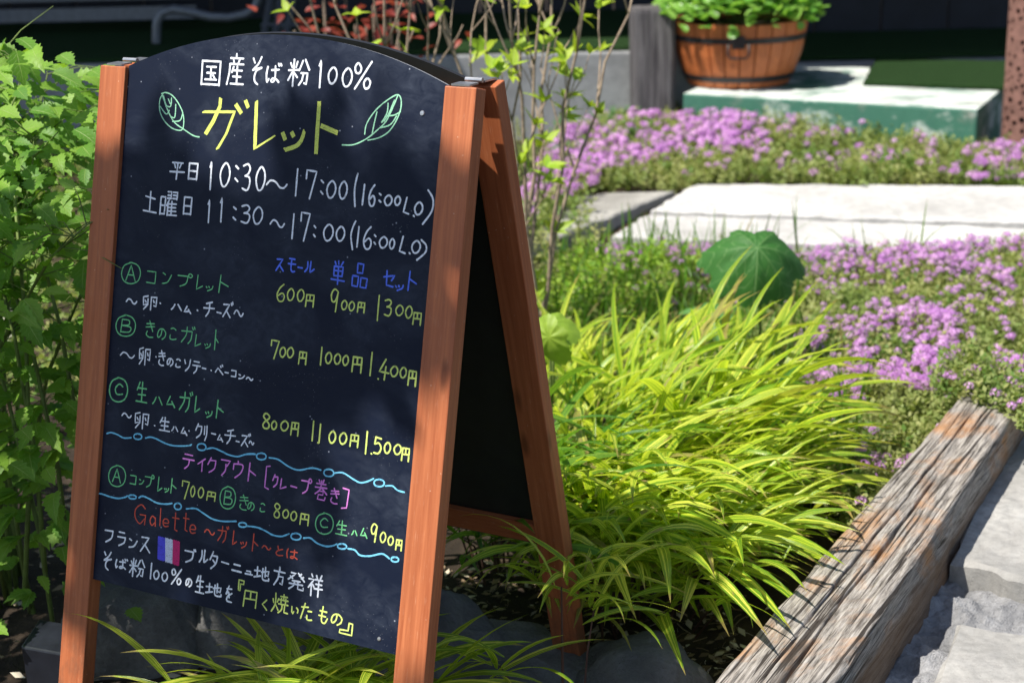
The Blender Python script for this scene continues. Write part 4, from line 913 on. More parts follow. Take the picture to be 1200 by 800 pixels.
def blade_shape(e0, bend, width=.04, r=.5, seg=9, twist=0.):
    """grass blade one unit long that leaves the origin at elevation e0 and bends over"""
    S = Shape(); V = []; C = []; p = Vector((0, 0, 0)); n = seg; bend *= .8
    for i in range(n + 1):
        t = i / n; e = e0 - bend * t ** 1.25; d = Vector((math.cos(e), 0, math.sin(e))); up = Vector((-math.sin(e), 0, math.cos(e)))
        wd = width * .76 * min(1, .25 + t * 4) * (1 - max(0, (t - .45) / .55) ** 1.7) + .0006
        a = twist * t; s = Vector((0, math.cos(a), 0)) + up * math.sin(a)
        for k, f in ((-1, .16), (0, 0), (1, .16)):
            V.append(p + s * wd * k + up * f * wd); C.append((k, t, r))
        p = p + d / n
    F = [(3 * i + k, 3 * i + k + 1, 3 * i + k + 4, 3 * i + k + 3) for i in range(n) for k in (0, 1)]
    return S.add(V, F, C)

def with_meshes(shapes, mat, name):
    out = []
    for s in shapes:
        me = s.mesh(name, smooth=True); me.materials.append(mat); out.append((s, me))
    return out

def az(a, e=0.): return Vector((math.cos(rad(a)) * math.cos(rad(e)), math.sin(rad(a)) * math.cos(rad(e)), math.sin(rad(e))))
def rotz(p, a, s, tilt=0.):
    """blade frame: azimuth a, leaned sideways by tilt"""
    x = az(a); return basis(p, x, Vector((0, 0, 1)) + az(a + 90) * tilt, s)

def root_mat(root, name, parts, rest, mat):
    for (sh, me), M_ in parts: inst(name, me, M_, root)
    if rest: merged('foliage', [(s, M_, U(0, 1)) for (s, _), M_ in rest], mat, root, kind='stuff')

# ------------------------------------------------------------------ golden variegated grass
BL = with_meshes([blade_shape(rad(e), rad(b), w_, (i * .137) % 1, twist=tw) for i, (e, b, w_, tw) in enumerate([
    (70, 90, .036, .3), (55, 80, .040, -.5), (40, 70, .044, .5), (60, 110, .038, 0), (30, 55, .040, -.3), (20, 60, .046, .6), (75, 60, .032, .4), (48, 95, .042, -.6),
    (62, 75, .034, .8), (35, 85, .045, .2), (15, 40, .040, -.8), (68, 120, .038, .5), (52, 60, .048, 0), (28, 70, .036, .9), (44, 50, .034, -.4), (58, 100, .044, .7)])], MAT['gold_blade'], 'blade')
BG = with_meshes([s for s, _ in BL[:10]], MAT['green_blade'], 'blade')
UPRIGHT = [0, 1, 6, 8, 14, 12]

def clump(label, cx, cy, n_parts, n_rest, sampler, meshes=BL, mat=None, stems=20, hmax=.2, group='golden grass clumps'):
    root = empty('grass_clump', (cx, cy, 0), label, 'ornamental grass', group)
    parts = []; rest = []
    for i in range(n_parts + n_rest):
        while True:
            p, a, L, k, tl = sampler(i, i >= n_parts)
            q = p + az(a) * L * .85; e = (A - B).normalized(); over = (q.x - B.x) * e.y - (q.y - B.y) * e.x
            if over < .045 * (1 if p.z > .09 else .2): break       # blades end at the sleeper or hang a little over it
        M_ = rotz(p, a, L, tl); (parts if i < n_parts else rest).append((meshes[k % len(meshes)], M_))
    root_mat(root, 'blade', parts, rest, mat or MAT['gold_blade'])
    S = Shape()
    for i in range(stems):
        p, a, L, k, tl = sampler(i, False); b = Vector((cx, cy, -.02)).lerp(Vector((p.x, p.y, -.02)), .55)
        S.tube([b, b.lerp(p, .5) + Vector((0, 0, .03)), p], [.0022, .0018, .0012], 4)
    place('stem', S, MAT['dark_stem'], root, kind='stuff')
    return root

def s_main(i, small):
    # rooted at the left, combed over to the right and towards the viewer
    while True:
        x, y = U(-1, 1), U(-1, 1)
        if x * x + y * y < 1: break
    px = .285 + .22 * x + .05 * y; py = 2.95 + .38 * y
    h = (.17 if not small else .11) * math.sqrt(1 - .75 * (x * x + y * y)) * U(.55, 1.15)
    a = math.degrees(math.atan2(y * .9 - .25, x + 1.05)) + random.gauss(0, 38); k = random.choice([1, 2, 4, 4, 5, 7, 9, 10, 10, 12, 13, 14])
    if U(0, 1) < .16: k = random.choice(UPRIGHT); h += .03
    if y > .45: a = random.gauss(30, 50); k = random.choice(UPRIGHT + [2, 4])
    if x < -.55: a = random.gauss(-60, 50)
    return Vector((px, py, h)), a, (random.choice([U(.14, .22), U(.20, .30), U(.24, .36)]) if not small else U(.14, .26)), k, U(-.45, .45)
clump('large golden striped grass clump spreading over the bed between the sign and the sleeper', .22, 3.0, 290, 150, s_main, stems=60)
def s_near(i, small):
    x, y = U(-1, 1), U(-1, 1); p = Vector((.19 + .16 * x, 2.50 + .22 * y, U(.07, .20) * (1 - .3 * abs(x))))
    return p, random.gauss(-60, 55), U(.13, .28), random.choice([1, 2, 3, 4, 5, 7, 9, 12, 15]), U(-.5, .5)
clump('golden striped grass clump drooping over the soil in front of the large one', .20, 2.58, 210, 120, s_near, stems=40)
def s_green(i, small):
    p, a, L, k, tl = s_main(i, True); p.z *= .6; return p, a, L * .9, k, tl
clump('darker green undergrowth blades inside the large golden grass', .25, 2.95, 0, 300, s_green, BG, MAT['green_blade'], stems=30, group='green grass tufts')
def s_up(i, small):
    c = on_z(700, 470, 0); p = Vector((c.x + random.gauss(0, .09), c.y - .12 + random.gauss(0, .10), U(.0, .06)))
    return p, random.gauss(25, 70), U(.16, .29), random.choice(UPRIGHT), U(-.3, .3)
clump('upright golden grass tuft right of the rear leg, below the broad dark leaf', on_z(700, 470, 0).x, on_z(700, 470, 0).y, 60, 30, s_up, stems=12)
def s_right(i, small):
    p = Vector((random.gauss(.36, .06), random.gauss(2.66, .12), U(.04, .13)))
    return p, random.gauss(-10, 32), U(.13, .22), random.choice([1, 2, 4, 5, 9, 12, 13]), U(-.5, .5)
clump('golden grass tuft with blades hanging over the sleeper', .40, 2.72, 90, 60, s_right, stems=16)
def s_frame(i, small):
    p = Vector((random.gauss(-.02, .10), random.gauss(2.68, .12), U(.06, .20)))
    return p, random.gauss(-80, 60), U(.16, .26), random.choice([1, 2, 3, 7, 9, 11]), U(-.5, .5)
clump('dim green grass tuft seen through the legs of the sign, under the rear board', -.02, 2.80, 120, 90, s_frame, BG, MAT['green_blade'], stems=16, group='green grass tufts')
def s_mid(i, small):
    p = Vector((random.gauss(.17, .07), random.gauss(2.50, .09), U(.06, .17)))
    return p, random.gauss(-60, 75), U(.15, .25), random.choice([0, 1, 3, 7, 9, 11, 15]), U(-.6, .6)
clump('golden striped tuft arching in front of the foot of the sign\'s rear leg', .15, 2.52, 100, 20, s_mid, stems=14)
def s_fore(i, small):
    c = [(-.03, 2.07, .12), (.06, 2.13, .20), (.10, 2.14, .17)][i % 3]
    p = Vector((c[0] + U(-.012, .012), c[1] + U(-.015, .015), c[2] + U(-.02, .03)))
    return p, random.choice([U(150, 215), U(215, 300), U(-60, 20)]), U(.11, .19), random.choice([3, 7, 4, 9, 11, 12]), U(-.5, .5)
clump('small striped tuft in front, over the grey rock right of the sign\'s front leg', .06, 2.12, 30, 0, s_fore, stems=4)
def s_under(i, small):
    p = Vector((random.gauss(-.27, .075), random.gauss(2.03, .02), U(.06, .13)))
    a = random.choice([U(130, 220), U(-45, 45), U(-160, -20), U(20, 160)])
    return p, a, U(.11, .22), random.choice([2, 4, 5, 9, 10, 13, 14, 14, 2]), U(-.5, .5)
clump('golden striped grass clump growing beneath the chalkboard between the front legs', -.27, 2.05, 120, 50, s_under, stems=22)
def s_sprig(i, small):
    c = on_z(462 if i % 2 else 442, 740, .12); c = Vector((c.x, c.y + .12, .13))
    return c + Vector((U(-.01, .01), 0, U(-.02, .02))), U(0, 360), U(.05, .09), random.choice([3, 7, 11]), U(-.6, .6)
clump('two little hanging sprigs by the right front leg, beneath the board', -.13, 2.2, 12, 0, s_sprig, stems=6)

# thin green meadow blades among the flowers
thin = [blade_shape(rad(e), rad(b), .018, 0, 6) for e, b in ((85, 30), (80, 60), (70, 70), (88, 15))]
def poly_sampler(pxs, z=0.):
    pts = [on_z(x, y, z) for x, y in pxs]; x0, x1 = min(p.x for p in pts), max(p.x for p in pts); y0, y1 = min(p.y for p in pts), max(p.y for p in pts)
    def inside(x, y):
        c = False; n = len(pts)
        for i in range(n):
            a, b = pts[i], pts[i - 1]
            if (a.y > y) != (b.y > y) and x < (b.x - a.x) * (y - a.y) / (b.y - a.y) + a.x: c = not c
        return c
    def f():
        while True:
            x, y = U(x0, x1), U(y0, y1)
            if inside(x, y): return x, y
    f.inside = inside; return f
mead = poly_sampler([(640, 330), (700, 300), (800, 300), (930, 340), (960, 420), (1000, 500), (1010, 560), (900, 640), (650, 520)])
it = []
for i in range(1300):
    x, y = mead()
    if nz(x * 3, y * 3, 9) < -.1 and U(0, 1) < .7: continue
    it.append((random.choice(thin), rotz((x, y, -.01), U(0, 360), U(.08, .22), U(-.2, .2)), U(0, 1)))
for (x0, y0) in ((1062, 300), (1070, 298), (935, 300), (905, 300), (1012, 305), (985, 440), (958, 420)):
    for k in range(4):
        p = on_z(x0 + U(-8, 8), y0 + 8, .02); it.append((random.choice(thin), rotz((p.x, p.y, 0), U(0, 360), U(.12, .24), U(-.2, .2)), U(0, 1)))
merged('meadow_grass', it, MAT['green_blade'], base=(.6, 3.5, 0), label='thin green grass blades scattered between the golden grass and the flowers', cat='grass', kind='stuff')

# ------------------------------------------------------------------ flowering ground cover
def sprig(n, h, ls, seed):
    rr = random.Random(seed); S = Shape()
    for i in range(n):
        t = (i + .5) / n; a = i * 2.4 + rr.uniform(-.3, .3); e = rad(rr.uniform(0, 55)); z = h * t
        d = Vector((math.cos(a) * math.cos(e), math.sin(a) * math.cos(e), math.sin(e))); s = Vector((-math.sin(a), math.cos(a), 0)); L = ls * rr.uniform(.7, 1.2)
        p = Vector((rr.uniform(-.05, .05), rr.uniform(-.05, .05), z)); q = p + d * L
        m_ = p + d * L * .5; S.add([p, m_ + s * L * .3, q, m_ - s * L * .3], [(0, 1, 2, 3)], [(0, 0, 0), (1, .5, 0), (0, 1, 0), (-1, .5, 0)])
    return S
creep = [sprig(11, 1., .26, k) for k in range(6)]
fern = [sprig(22, 1., .17, 20 + k) for k in range(5)]
def head(seed):
    rr = random.Random(seed); S = Shape(); n = 11
    for i in range(n):
        f = (i + .5) / n; el = math.acos(1 - f * 1.05); a = i * 2.4
        d = Vector((math.sin(el) * math.cos(a), math.sin(el) * math.sin(a), math.cos(el) * .8)); c = d * .75
        u_ = d.orthogonal().normalized(); v_ = d.cross(u_).normalized(); q = rr.uniform(0, 1.5)
        P0 = [c + d * .22]
        for k in range(5):
            g = q + k * 2 * math.pi / 5; P0.append(c + d * .18 + (u_ * math.cos(g) + v_ * math.sin(g)) * .42)
            P0.append(c + d * .1 + (u_ * math.cos(g + .63) + v_ * math.sin(g + .63)) * .17)
        S.add(P0, [(0, 1 + k, 1 + (k + 1) % 10) for k in range(10)], [(0, 0, 0)] + [(1, 1, 0)] * 10)
    return S
heads = []
for k in range(6):
    h_ = head(40 + k); h_.C = [(a, b, k * .16) for a, b, _ in h_.C]; me = h_.mesh('flower_head'); me.materials.append(MAT['petal']); heads.append((h_, me))
def mound(x, y): return .022 + .040 * (nz(x * 2.4, y * 2.4, 1) + .4) + .030 * nz(x * 8, y * 8, 2) + .045 * max(0, min(1, (y - 5.9) / .6)) * (1 - max(0, min(.8, (x - .9))))
def bed(label, loc, polys, n_sprig, flow, n_heads, parts, scale=(.035, .06), hsize=(.0075, .0105), over=(), over_green=(), group='purple flowering ground cover'):
    root = empty('flower_patch', loc, label, 'flowers', group)
    it = []; samp = [poly_sampler(p) for p in polys]
    for i in range(n_sprig):
        x, y = random.choice(samp)()
        h = max(.0, mound(x, y)); z = h * U(.2, 1.); s = U(*scale)
        it.append((random.choice(creep), basis((x, y, z - .012), az(U(0, 360)), Vector((U(-1, 1), U(-1, 1), 1)), s), min(1, max(0, .5 + .7 * nz(x * 4, y * 4, 12) + U(-.25, .25)))))
    for q in over_green: it.append((random.choice(creep), basis(q, az(U(0, 360)), Vector((U(-1, 1), U(-1, 1), 1)), U(*scale)), U(0, 1)))
    merged('foliage', it, MAT['creeper_leaf'], root, kind='stuff')
    hs = []; tries = 0; fs = [(poly_sampler(p), w_, th) for p, w_, th in flow]
    tot = sum(w_ for _, w_, _ in fs)
    while len(hs) < n_heads and tries < n_heads * 30:
        tries += 1; r = U(0, tot)
        for f, w_, th in fs:
            r -= w_
            if r <= 0: break
        x, y = f()
        d = nz(x * 3.1, y * 3.1, 21) + .6 * nz(x * 9, y * 9, 4)
        if d < th and U(0, 1) < .93: continue
        z = mound(x, y) + U(.018, .045); hs.append((x, y, z))
    rest = []; st_ = Shape()
    hs.sort(key=lambda q: q[1])
    step = max(1, len(hs) / max(parts, 1)); chosen = set(int(i * step) for i in range(parts)) if len(hs) > parts else set(range(len(hs)))
    if len(hs) > parts: chosen = set(range(parts))
    for i, (x, y, z) in enumerate(hs):
        h_ = heads[i % 6]; M_ = basis((x, y, z), az(U(0, 360)), Vector((U(-.4, .4), U(-.7, .1), 1)), U(*hsize))
        if i in chosen: inst('flower_head', h_[1], M_, root)
        else: rest.append((h_[0], M_, U(0, 1)))
        st_.tube([(x + U(-.01, .01), y, z - .045), (x, y, z - .002)], .0007, 3, False)
    for q in over:      # sprigs that lie over the end of the sleeper
        M_ = basis(q, az(U(0, 360)), Vector((U(-.4, .4), U(-.7, .1), 1)), U(*hsize)); rest.append((random.choice(heads)[0], M_, U(0, 1)))
    if rest: merged('flower_heads', rest, MAT['petal'], root, kind='stuff')
    place('stem', st_, MAT['green_stem'], root, kind='stuff')

rear = [(560, 300), (620, 240), (640, 205), (690, 168), (760, 160), (800, 150), (960, 152), (1140, 185), (1230, 195), (1230, 227), (1100, 222), (1000, 226), (900, 220), (800, 225), (735, 226), (680, 236), (655, 266), (600, 300)]
bed('low purple flowered ground cover along the foot of the green step, behind the white slabs', (.9, 6.2, 0), [rear], 5200,
    [([(560, 300), (620, 240), (640, 205), (690, 172), (760, 162), (860, 160), (900, 195), (735, 220), (655, 255), (600, 300)], 6, -.12), (rear, 3, .02), ([(1080, 200), (1200, 195), (1230, 215), (1100, 212)], .7, 0)], 1150, 290, scale=(.045, .085), hsize=(.013, .021))
fe = poly_sampler([(1105, 425), (1150, 425), (1235, 470), (1205, 497), (1150, 476), (1100, 462)], .13)
def on_end(n, z0): 
    out = []
    for _ in range(n):
        x, y = fe(); out.append(Vector((x, y, .12 + z0 + .02 * nz(x * 20, y * 20))))
    return out
right = [(905, 315), (1010, 322), (1100, 318), (1180, 300), (1240, 285), (1260, 470), (1240, 500), (1160, 525), (1085, 575), (1010, 650), (960, 600), (930, 480), (915, 380)]
bed('purple flowered ground cover spilling onto the far end of the sleeper, right side', (1.15, 4.0, 0), [right], 8500,
    [([(905, 318), (1060, 322), (1190, 303), (1240, 292), (1240, 350), (1100, 350), (930, 340)], 4, -.15), ([(930, 420), (1060, 380), (1120, 400), (1130, 455), (1060, 480), (985, 500), (950, 470)], 3.4, -.2),
     (right, 4.5, 0.), ([(1080, 340), (1240, 330), (1250, 400), (1180, 380)], 1, -.1), ([(1150, 455), (1240, 450), (1250, 475), (1200, 478)], .8, -.3), ([(975, 480), (1060, 500), (1000, 580), (960, 540)], .5, -.1), ([(1090, 440), (1140, 452), (1125, 468), (1075, 500), (1040, 490)], .6, -.5)], 1500, 300, scale=(.034, .066), hsize=(.0075, .0130), over=on_end(34, .035), over_green=on_end(330, .0))
mid = [(620, 335), (660, 312), (740, 305), (905, 312), (915, 390), (930, 480), (800, 460), (640, 420)]
bed('sparsely flowered green ground cover around the broad dark leaf, nearer than the white slab', (.5, 4.3, 0), [mid], 5200,
    [([(700, 306), (905, 310), (905, 332), (700, 330)], 3, -.3), ([(640, 320), (905, 330), (905, 380), (640, 380)], 1.2, .0)], 190, 190, scale=(.03, .055), hsize=(.0095, .013))
# flowers spilling over the sleeper end are rooted beside it
fz = poly_sampler([(630, 365), (690, 325), (760, 320), (820, 335), (815, 372), (720, 400), (640, 420)])
it = []
for i in range(300):
    x, y = fz(); it.append((random.choice(fern), basis((x, y, 0), az(U(0, 360)), Vector((U(-.3, .3), U(-.3, .3), 1)), U(.06, .13)), U(0, 1)))
merged('leafy_weeds', it, MAT['weed_leaf'], base=(.4, 4.3, 0), label='fresh green feathery weeds right of the rear leg of the sign', cat='weeds', kind='stuff')
fz = poly_sampler([(640, 215), (650, 170), (730, 150), (790, 150), (740, 190)])
it = []
for i in range(500):
    x, y = fz(); it.append((random.choice(fern), basis((x, y, 0), az(U(0, 360)), Vector((U(-.3, .3), U(-.3, .3), 1)), U(.05, .12)), U(0, .5)))
merged('low_plants', it, MAT['pale_leaf'], base=(.5, 6.6, 0), label='low dark green plants at the foot of the grey patio wall', cat='weeds', kind='stuff')
it = []
for i in range(4200):
    x, y = U(-2.2, .25), U(3.0, 6.9)
    if nz(x * 1.6, y * 1.6, 30) < -.22: continue
    it.append((random.choice(creep), basis((x, y, U(.0, .03)), az(U(0, 360)), Vector((U(-1, 1), U(-1, 1), 1)), U(.05, .10)), U(0, 1)))
merged('ground_cover', it, MAT['creeper_leaf'], base=(-.8, 5, 0), label='low green ground cover behind the sign and the leafy shrub', cat='ground cover', kind='stuff')
# ------------------------------------------------------------------ leaf litter
chip = Shape().add([(0, 0, 0), (.5, .22, .06), (1, 0, .02), (.5, -.2, .05)], [(0, 1, 2, 3)])
twig = Shape().tube([(0, 0, 0), (.5, .06, .03), (1, -.03, 0)], .03, 3, False)
it = []
for zone, n in (([(520, 640), (680, 640), (860, 700), (900, 800), (640, 860), (500, 860)], 1100), ([(100, 700), (480, 760), (480, 900), (60, 900)], 200), ([(0, 480), (160, 480), (100, 900), (-60, 900)], 260), ([(900, 420), (1130, 430), (1100, 480), (980, 600), (840, 780), (800, 700)], 500)):
    fz = poly_sampler(zone)
    for i in range(n):
        x, y = fz(); it.append((random.choice([chip, chip, twig]), basis((x, y, ground_h(x, y) + U(.001, .012)), az(U(0, 360), U(-15, 15)), Vector((U(-.4, .4), U(-.4, .4), 1)), U(.008, .032)), U(0, 1)))
m = NT('dry_litter'); r = m.sep(m.attr())[2]
MAT['litter'] = m.done(m.bsdf(m.ramp(r, [(0, (.10, .06, .03)), (.5, (.30, .22, .13)), (1, (.70, .62, .48))]), .8))
merged('leaf_litter', it, MAT['litter'], base=(.2, 2.6, 0), label='dry pale leaf and twig litter on the dark soil', cat='leaf litter', kind='stuff')

# ------------------------------------------------------------------ broad leaves
def broad(label, centre, size, normal, tipdir, mat, lobes, droop=.5, stem_to=None, name='broad_leaf_plant', root=None):
    """lobed leaf whose blade falls away from the point where the stalk joins"""
    root = root or empty(name, stem_to, label, 'plant')
    n, m_ = 96, 12; V = [(0, 0, 0)]; C = [(0, 0, .4)]
    for k in range(n):
        a = -math.pi + 2 * math.pi * k / n
        r = .30
        for la, lr, lw in lobes:
            d = abs((a - rad(la) + math.pi) % (2 * math.pi) - math.pi); r = max(r, lr * max(0, 1 - (d / rad(lw)) ** 1.5))
        r *= 1 + .03 * math.sin(a * 23) + .02 * math.sin(a * 41)
        near = min(abs((a - rad(la) + math.pi) % (2 * math.pi) - math.pi) for la, _, _ in lobes)
        for j in range(1, m_ + 1):
            t = j / m_ ; q = r * t
            z = -droop * q * q + .05 * q * math.cos(near * 7) + .02 * nz(q * 5 * math.cos(a), q * 5 * math.sin(a), 3)
            V.append((q * math.cos(a), q * math.sin(a), z)); C.append((min(1, near * 3.2 * (t + .15)), t, .4))
    F = []
    for k in range(n):
        k2 = (k + 1) % n; F.append((0, 1 + k * m_, 1 + k2 * m_))
        F += [(1 + k * m_ + j, 1 + k * m_ + j + 1, 1 + k2 * m_ + j + 1, 1 + k2 * m_ + j) for j in range(m_ - 1)]
    M_ = basis(centre, tipdir, normal, size)
    S = Shape().add([tuple(M_ @ Vector(v)) for v in V], F, C)
    lf = place('leaf', S, mat, root, smooth=True)
    b = Vector(stem_to); c = Vector(centre)
    place('stalk', Shape().tube([b, b.lerp(c, .5) + Vector((.01, .03, .02)), c - Vector(normal) * .004], [.0035, .003, .0022], 6), MAT['green_stem'], root, smooth=True)
    return root
c = at_y(887, 290, 3.55)
broad('broad dark green lobed leaf on a stalk in front of the white slab', c, .122, Vector((.05, -.84, .52)), Vector((-.05, -.69, -.72)), MAT['big_leaf'],
      [(0, .90, 100), (46, .95, 80), (-46, .93, 80), (95, 1.08, 66), (-92, .96, 68), (142, .68, 62), (-142, .62, 62)], .85, Vector((c.x + .02, c.y + .06, .0)))
c = at_y(835, 362, 3.75)
broad('pale green deeply lobed leaf low behind the golden grass', c, .10, Vector((0, -.45, .9)), Vector((.1, -.9, -.4)), MAT['pale_leaf'],
      [(0, 1, 24), (55, .95, 24), (-55, .95, 24), (110, .8, 24), (-110, .8, 24)], .5, Vector((c.x, c.y + .03, 0)))
c = at_y(648, 378, 3.05)
r_ = broad('smooth bright green leaf pair just right of the rear leg of the sign', c, .055, Vector((-.1, -.5, .86)), Vector((.9, -.3, -.2)), MAT['weed_leaf'], [(0, 1., 110), (180, .7, 120), (90, .7, 90), (-90, .7, 90)], .5, Vector((c.x - .02, c.y + .04, 0)))
broad('', at_y(643, 395, 3.0), .06, Vector((-.5, -.75, .4)), Vector((.2, -.2, -.95)), MAT['weed_leaf'], [(0, 1., 100), (180, .7, 100), (90, .6, 90), (-90, .6, 90)], .6, Vector((c.x - .02, c.y + .04, 0)), root=r_)

# ------------------------------------------------------------------ leafy shrub at the left
SL = with_meshes([leaf_shape(6, w_, f_, d_, r_) for w_, f_, d_, r_ in ((.32, .10, .15, .1), (.28, .14, .3, .35), (.34, .08, .08, .6), (.30, .2, .42, .85), (.27, .12, .22, .5))], MAT['shrub_leaf'], 'leaf')
def shrub():
    base = Vector((-.92, 2.62, 0)); root = empty('leafy_shrub', base, 'dense light green shrub with toothed leaves filling the left edge beside the sign', 'shrub')
    S = Shape(); sites = []
    for i in range(34):
        a = U(0, 360); sp_ = U(.1, .55); b = base + Vector((U(-.12, .12), U(-.1, .1), -.02))
        top = Vector((base.x + sp_ * math.cos(rad(a)) * 1.0, base.y + sp_ * math.sin(rad(a)) * .8, U(.66, .88)))
        pts = [b.lerp(top, t) + Vector((0, 0, .14 * math.sin(math.pi * t))) + Vector((U(-.012, .012), U(-.012, .012), 0)) for t in (0, .2, .4, .6, .8, 1)]
        S.tube(pts, [.0045, .004, .0035, .003, .002, .0012], 5)
        for t in [q / 15 for q in range(3, 16)]:
            k = min(4, int(t * 5)); f = t * 5 - k; p = pts[k].lerp(pts[k + 1], f)
            for _ in range(2 if t < .5 else 3):
                d = az(U(0, 360), U(-5, 40)); L = U(.03, .15); sites.append((p, p + d * L, t))
                S.tube([p, p + d * L * .5 + Vector((0, 0, .01)), p + d * L], [.0013, .001, .0006], 3, False)
    # stems that show at the lower left, in front of the dark
    for x0, y0, x1, y1 in ((45, 600, 18, 400), (75, 600, 40, 420), (20, 640, 30, 380), (88, 520, 70, 380), (60, 700, 10, 470)):
        a, b = at_y(x0, y0, 2.38), at_y(x1, y1, 2.42); a = Vector((a.x, a.y, max(a.z - .1, 0)))
        S.tube([a, a.lerp(b, .5) + Vector((.008, 0, 0)), b, b + (b - a) * .5 + Vector((-.02, 0, 0))], [.0042, .0038, .003, .0024], 6)
        for t in [.1 + .08 * q for q in range(12)]: sites += [(a.lerp(b, t), a.lerp(b, t) + az(U(0, 360), 10) * U(.03, .10), .8)] * 2
    place('stem', S, MAT['green_stem'], root, smooth=True, kind='stuff')
    parts = []; rest = []
    cand = []
    for p, q, t in sites:
        if t < .62 and U(0, 1) < .45: continue
        for j in range(random.choice([1, 1, 2])):
            pos = p.lerp(q, U(.5, 1.)); out = (q - p).normalized()
            d = (out * .8 + Vector((U(-.5, .5), U(-.7, .3), U(-.6, .1)))).normalized()
            cand.append((pos, d))
    for i in range(1500):      # crown foliage, thickest at the top
        a = U(0, 360); r = .60 * math.sqrt(U(0, 1)); x = base.x + r * math.cos(rad(a)) * 1.05; y = base.y + r * math.sin(rad(a)) * .75
        topz = .91 + .07 * nz(x * 5, y * 5) - .32 * (r / .6) ** 3
        z = topz - abs(random.gauss(0, .15)) if U(0, 1) < .72 else U(.05, topz)
        cand.append((Vector((x, y, z)), (Vector((math.cos(rad(a)), math.sin(rad(a)) - .35, U(-.55, .15))) + Vector((U(-.9, .9), U(-.7, .7), 0))).normalized()))
    def vis(c):
        v = c[0] - CAMP; z = v.dot(FWD); px = 600 + FPX * v.dot(RGT) / z; return -20 < px < 185
    # nothing of the shrub reaches into the board
    def ok(c):
        v = c[0] - fr[0][0]; u_ = v.dot(X); dn = v.dot(fr[0][2]); return not (u_ > -.05 and dn > -.03)
    def low(c):
        v = (c[0] + c[1] * .05) - CAMP; z = v.dot(FWD); px = 600 + FPX * v.dot(RGT) / z; py = 400 - FPX * v.dot(UPV) / z; return py > 8 + max(0, px - 40) * .28 and px < 172
    cand = [c for c in cand if ok(c) and low(c)]
    cand.sort(key=lambda c: (not vis(c), c[0].y))
    for i, (pos, d) in enumerate(cand):
        M_ = basis(pos, d, Vector((U(-.5, .3), U(-1., .0), 1)), U(.032, .060)); k = SL[i % 5]
        if i < 300: parts.append((k, M_))
        else: rest.append((k, M_))
    root_mat(root, 'leaf', parts, rest, MAT['shrub_leaf'])
shrub()

# ------------------------------------------------------------------ bare twigs with fresh leaf tufts
FL = with_meshes([leaf_shape(3, w_, .15, d_, r_, serr=.0) for w_, d_, r_ in ((.22, .2, .1), (.26, .05, .4), (.2, .4, .7), (.24, -.15, .9))], MAT['fresh_leaf'], 'leaf')
def twigs(label, base, targets, seed, leafed, lsize=(.035, .065), r0=.007, mat='bark'):
    rr = random.Random(seed); root = empty('budding_shrub', base, label, 'shrub')
    S = Shape(); tips = []
    def grow(p, d, L, r, depth):
        pts = [p]; q = p; dd = d
        for i in range(5):
            dd = (dd + Vector((rr.uniform(-.16, .16), rr.uniform(-.16, .16), rr.uniform(-.02, .14)))).normalized(); q = q + dd * L / 5; pts.append(q)
        S.tube(pts, [r * (1 - .1 * i) for i in range(6)], 6)
        if depth <= 0: tips.append((pts[-1], dd)); tips.append((pts[3], dd)) if rr.random() < .4 else None; return
        for k in range(rr.choice([1, 2, 2])):
            j = rr.choice([2, 3, 4, 5]); a = rr.uniform(0, 6.28); s = Vector((math.cos(a), math.sin(a), .55)); grow(pts[j], (dd * .8 + s * .6).normalized(), L * rr.uniform(.35, .6), r * .6, depth - 1)
        tips.append((pts[-1], dd))
    for (tx, ty, Y) in targets:
        t = at_y(tx, ty, Y); b = Vector(base) + Vector((rr.uniform(-.07, .07), rr.uniform(-.08, .08), 0))
        L = (t - b).length; pts = [b.lerp(t, q) + Vector((rr.uniform(-.012, .012), rr.uniform(-.012, .012), .12 * L * math.sin(math.pi * q) * .5)) for q in (0, .15, .3, .45, .6, .75, .9, 1)]
        S.tube(pts, [r0 * (1 - .085 * i) for i in range(8)], 7)
        for k in range(4):
            j = rr.choice([2, 3, 4, 5, 6]); a = rr.uniform(0, 6.28); d = (t - b).normalized(); grow(pts[j], (d + Vector((math.cos(a), math.sin(a), .1)) * .55).normalized(), rr.uniform(.12, .34), r0 * .5, rr.choice([0, 1, 1]))
        tips.append((pts[-1], (t - b).normalized()))
        for j in range(1, 7):
            if rr.random() < .42: tips.append((pts[j], Vector((rr.uniform(-1, 1), rr.uniform(-1, 1), .6)).normalized()))
    place('branch', S, MAT[mat], root, smooth=True)
    parts = []
    for p, d in tips:
        if rr.random() > leafed: continue
        for k in range(rr.choice([3, 4, 5, 6])):
            a = rr.uniform(0, 6.28); s = d.orthogonal().normalized(); s2 = d.cross(s); o = (d * rr.uniform(.3, 1.) + s * math.cos(a) + s2 * math.sin(a)).normalized()
            parts.append((rr.choice(FL), basis(p, o, d + Vector((0, -.3, .3)), rr.uniform(*lsize))))
    root_mat(root, 'leaf', parts[:300], parts[300:], MAT['fresh_leaf'])
twigs('bare grey twigs with bright green leaf tufts rising behind the right leg of the sign', (.02, 3.85, 0), [(505, -30, 3.8), (560, -40, 4.0), (588, -60, 3.7), (640, -20, 3.9), (655, -60, 4.1), (690, -40, 3.8), (745, -20, 4.0), (612, 60, 3.7)], 5, .62, (.028, .054), .0055)
twigs('slender budding stems behind the arched top of the board', (-.32, 4.1, 0), [(360, -40, 4.1), (385, -30, 4.2), (450, -40, 4.0), (480, -20, 4.1), (520, 10, 4.2)], 8, .5, (.028, .054), .0055)
RL = with_meshes([leaf_shape(3, .26, .15, .25, r_, serr=0.) for r_ in (.1, .5, .9)], MAT['red_leaf'], 'leaf')
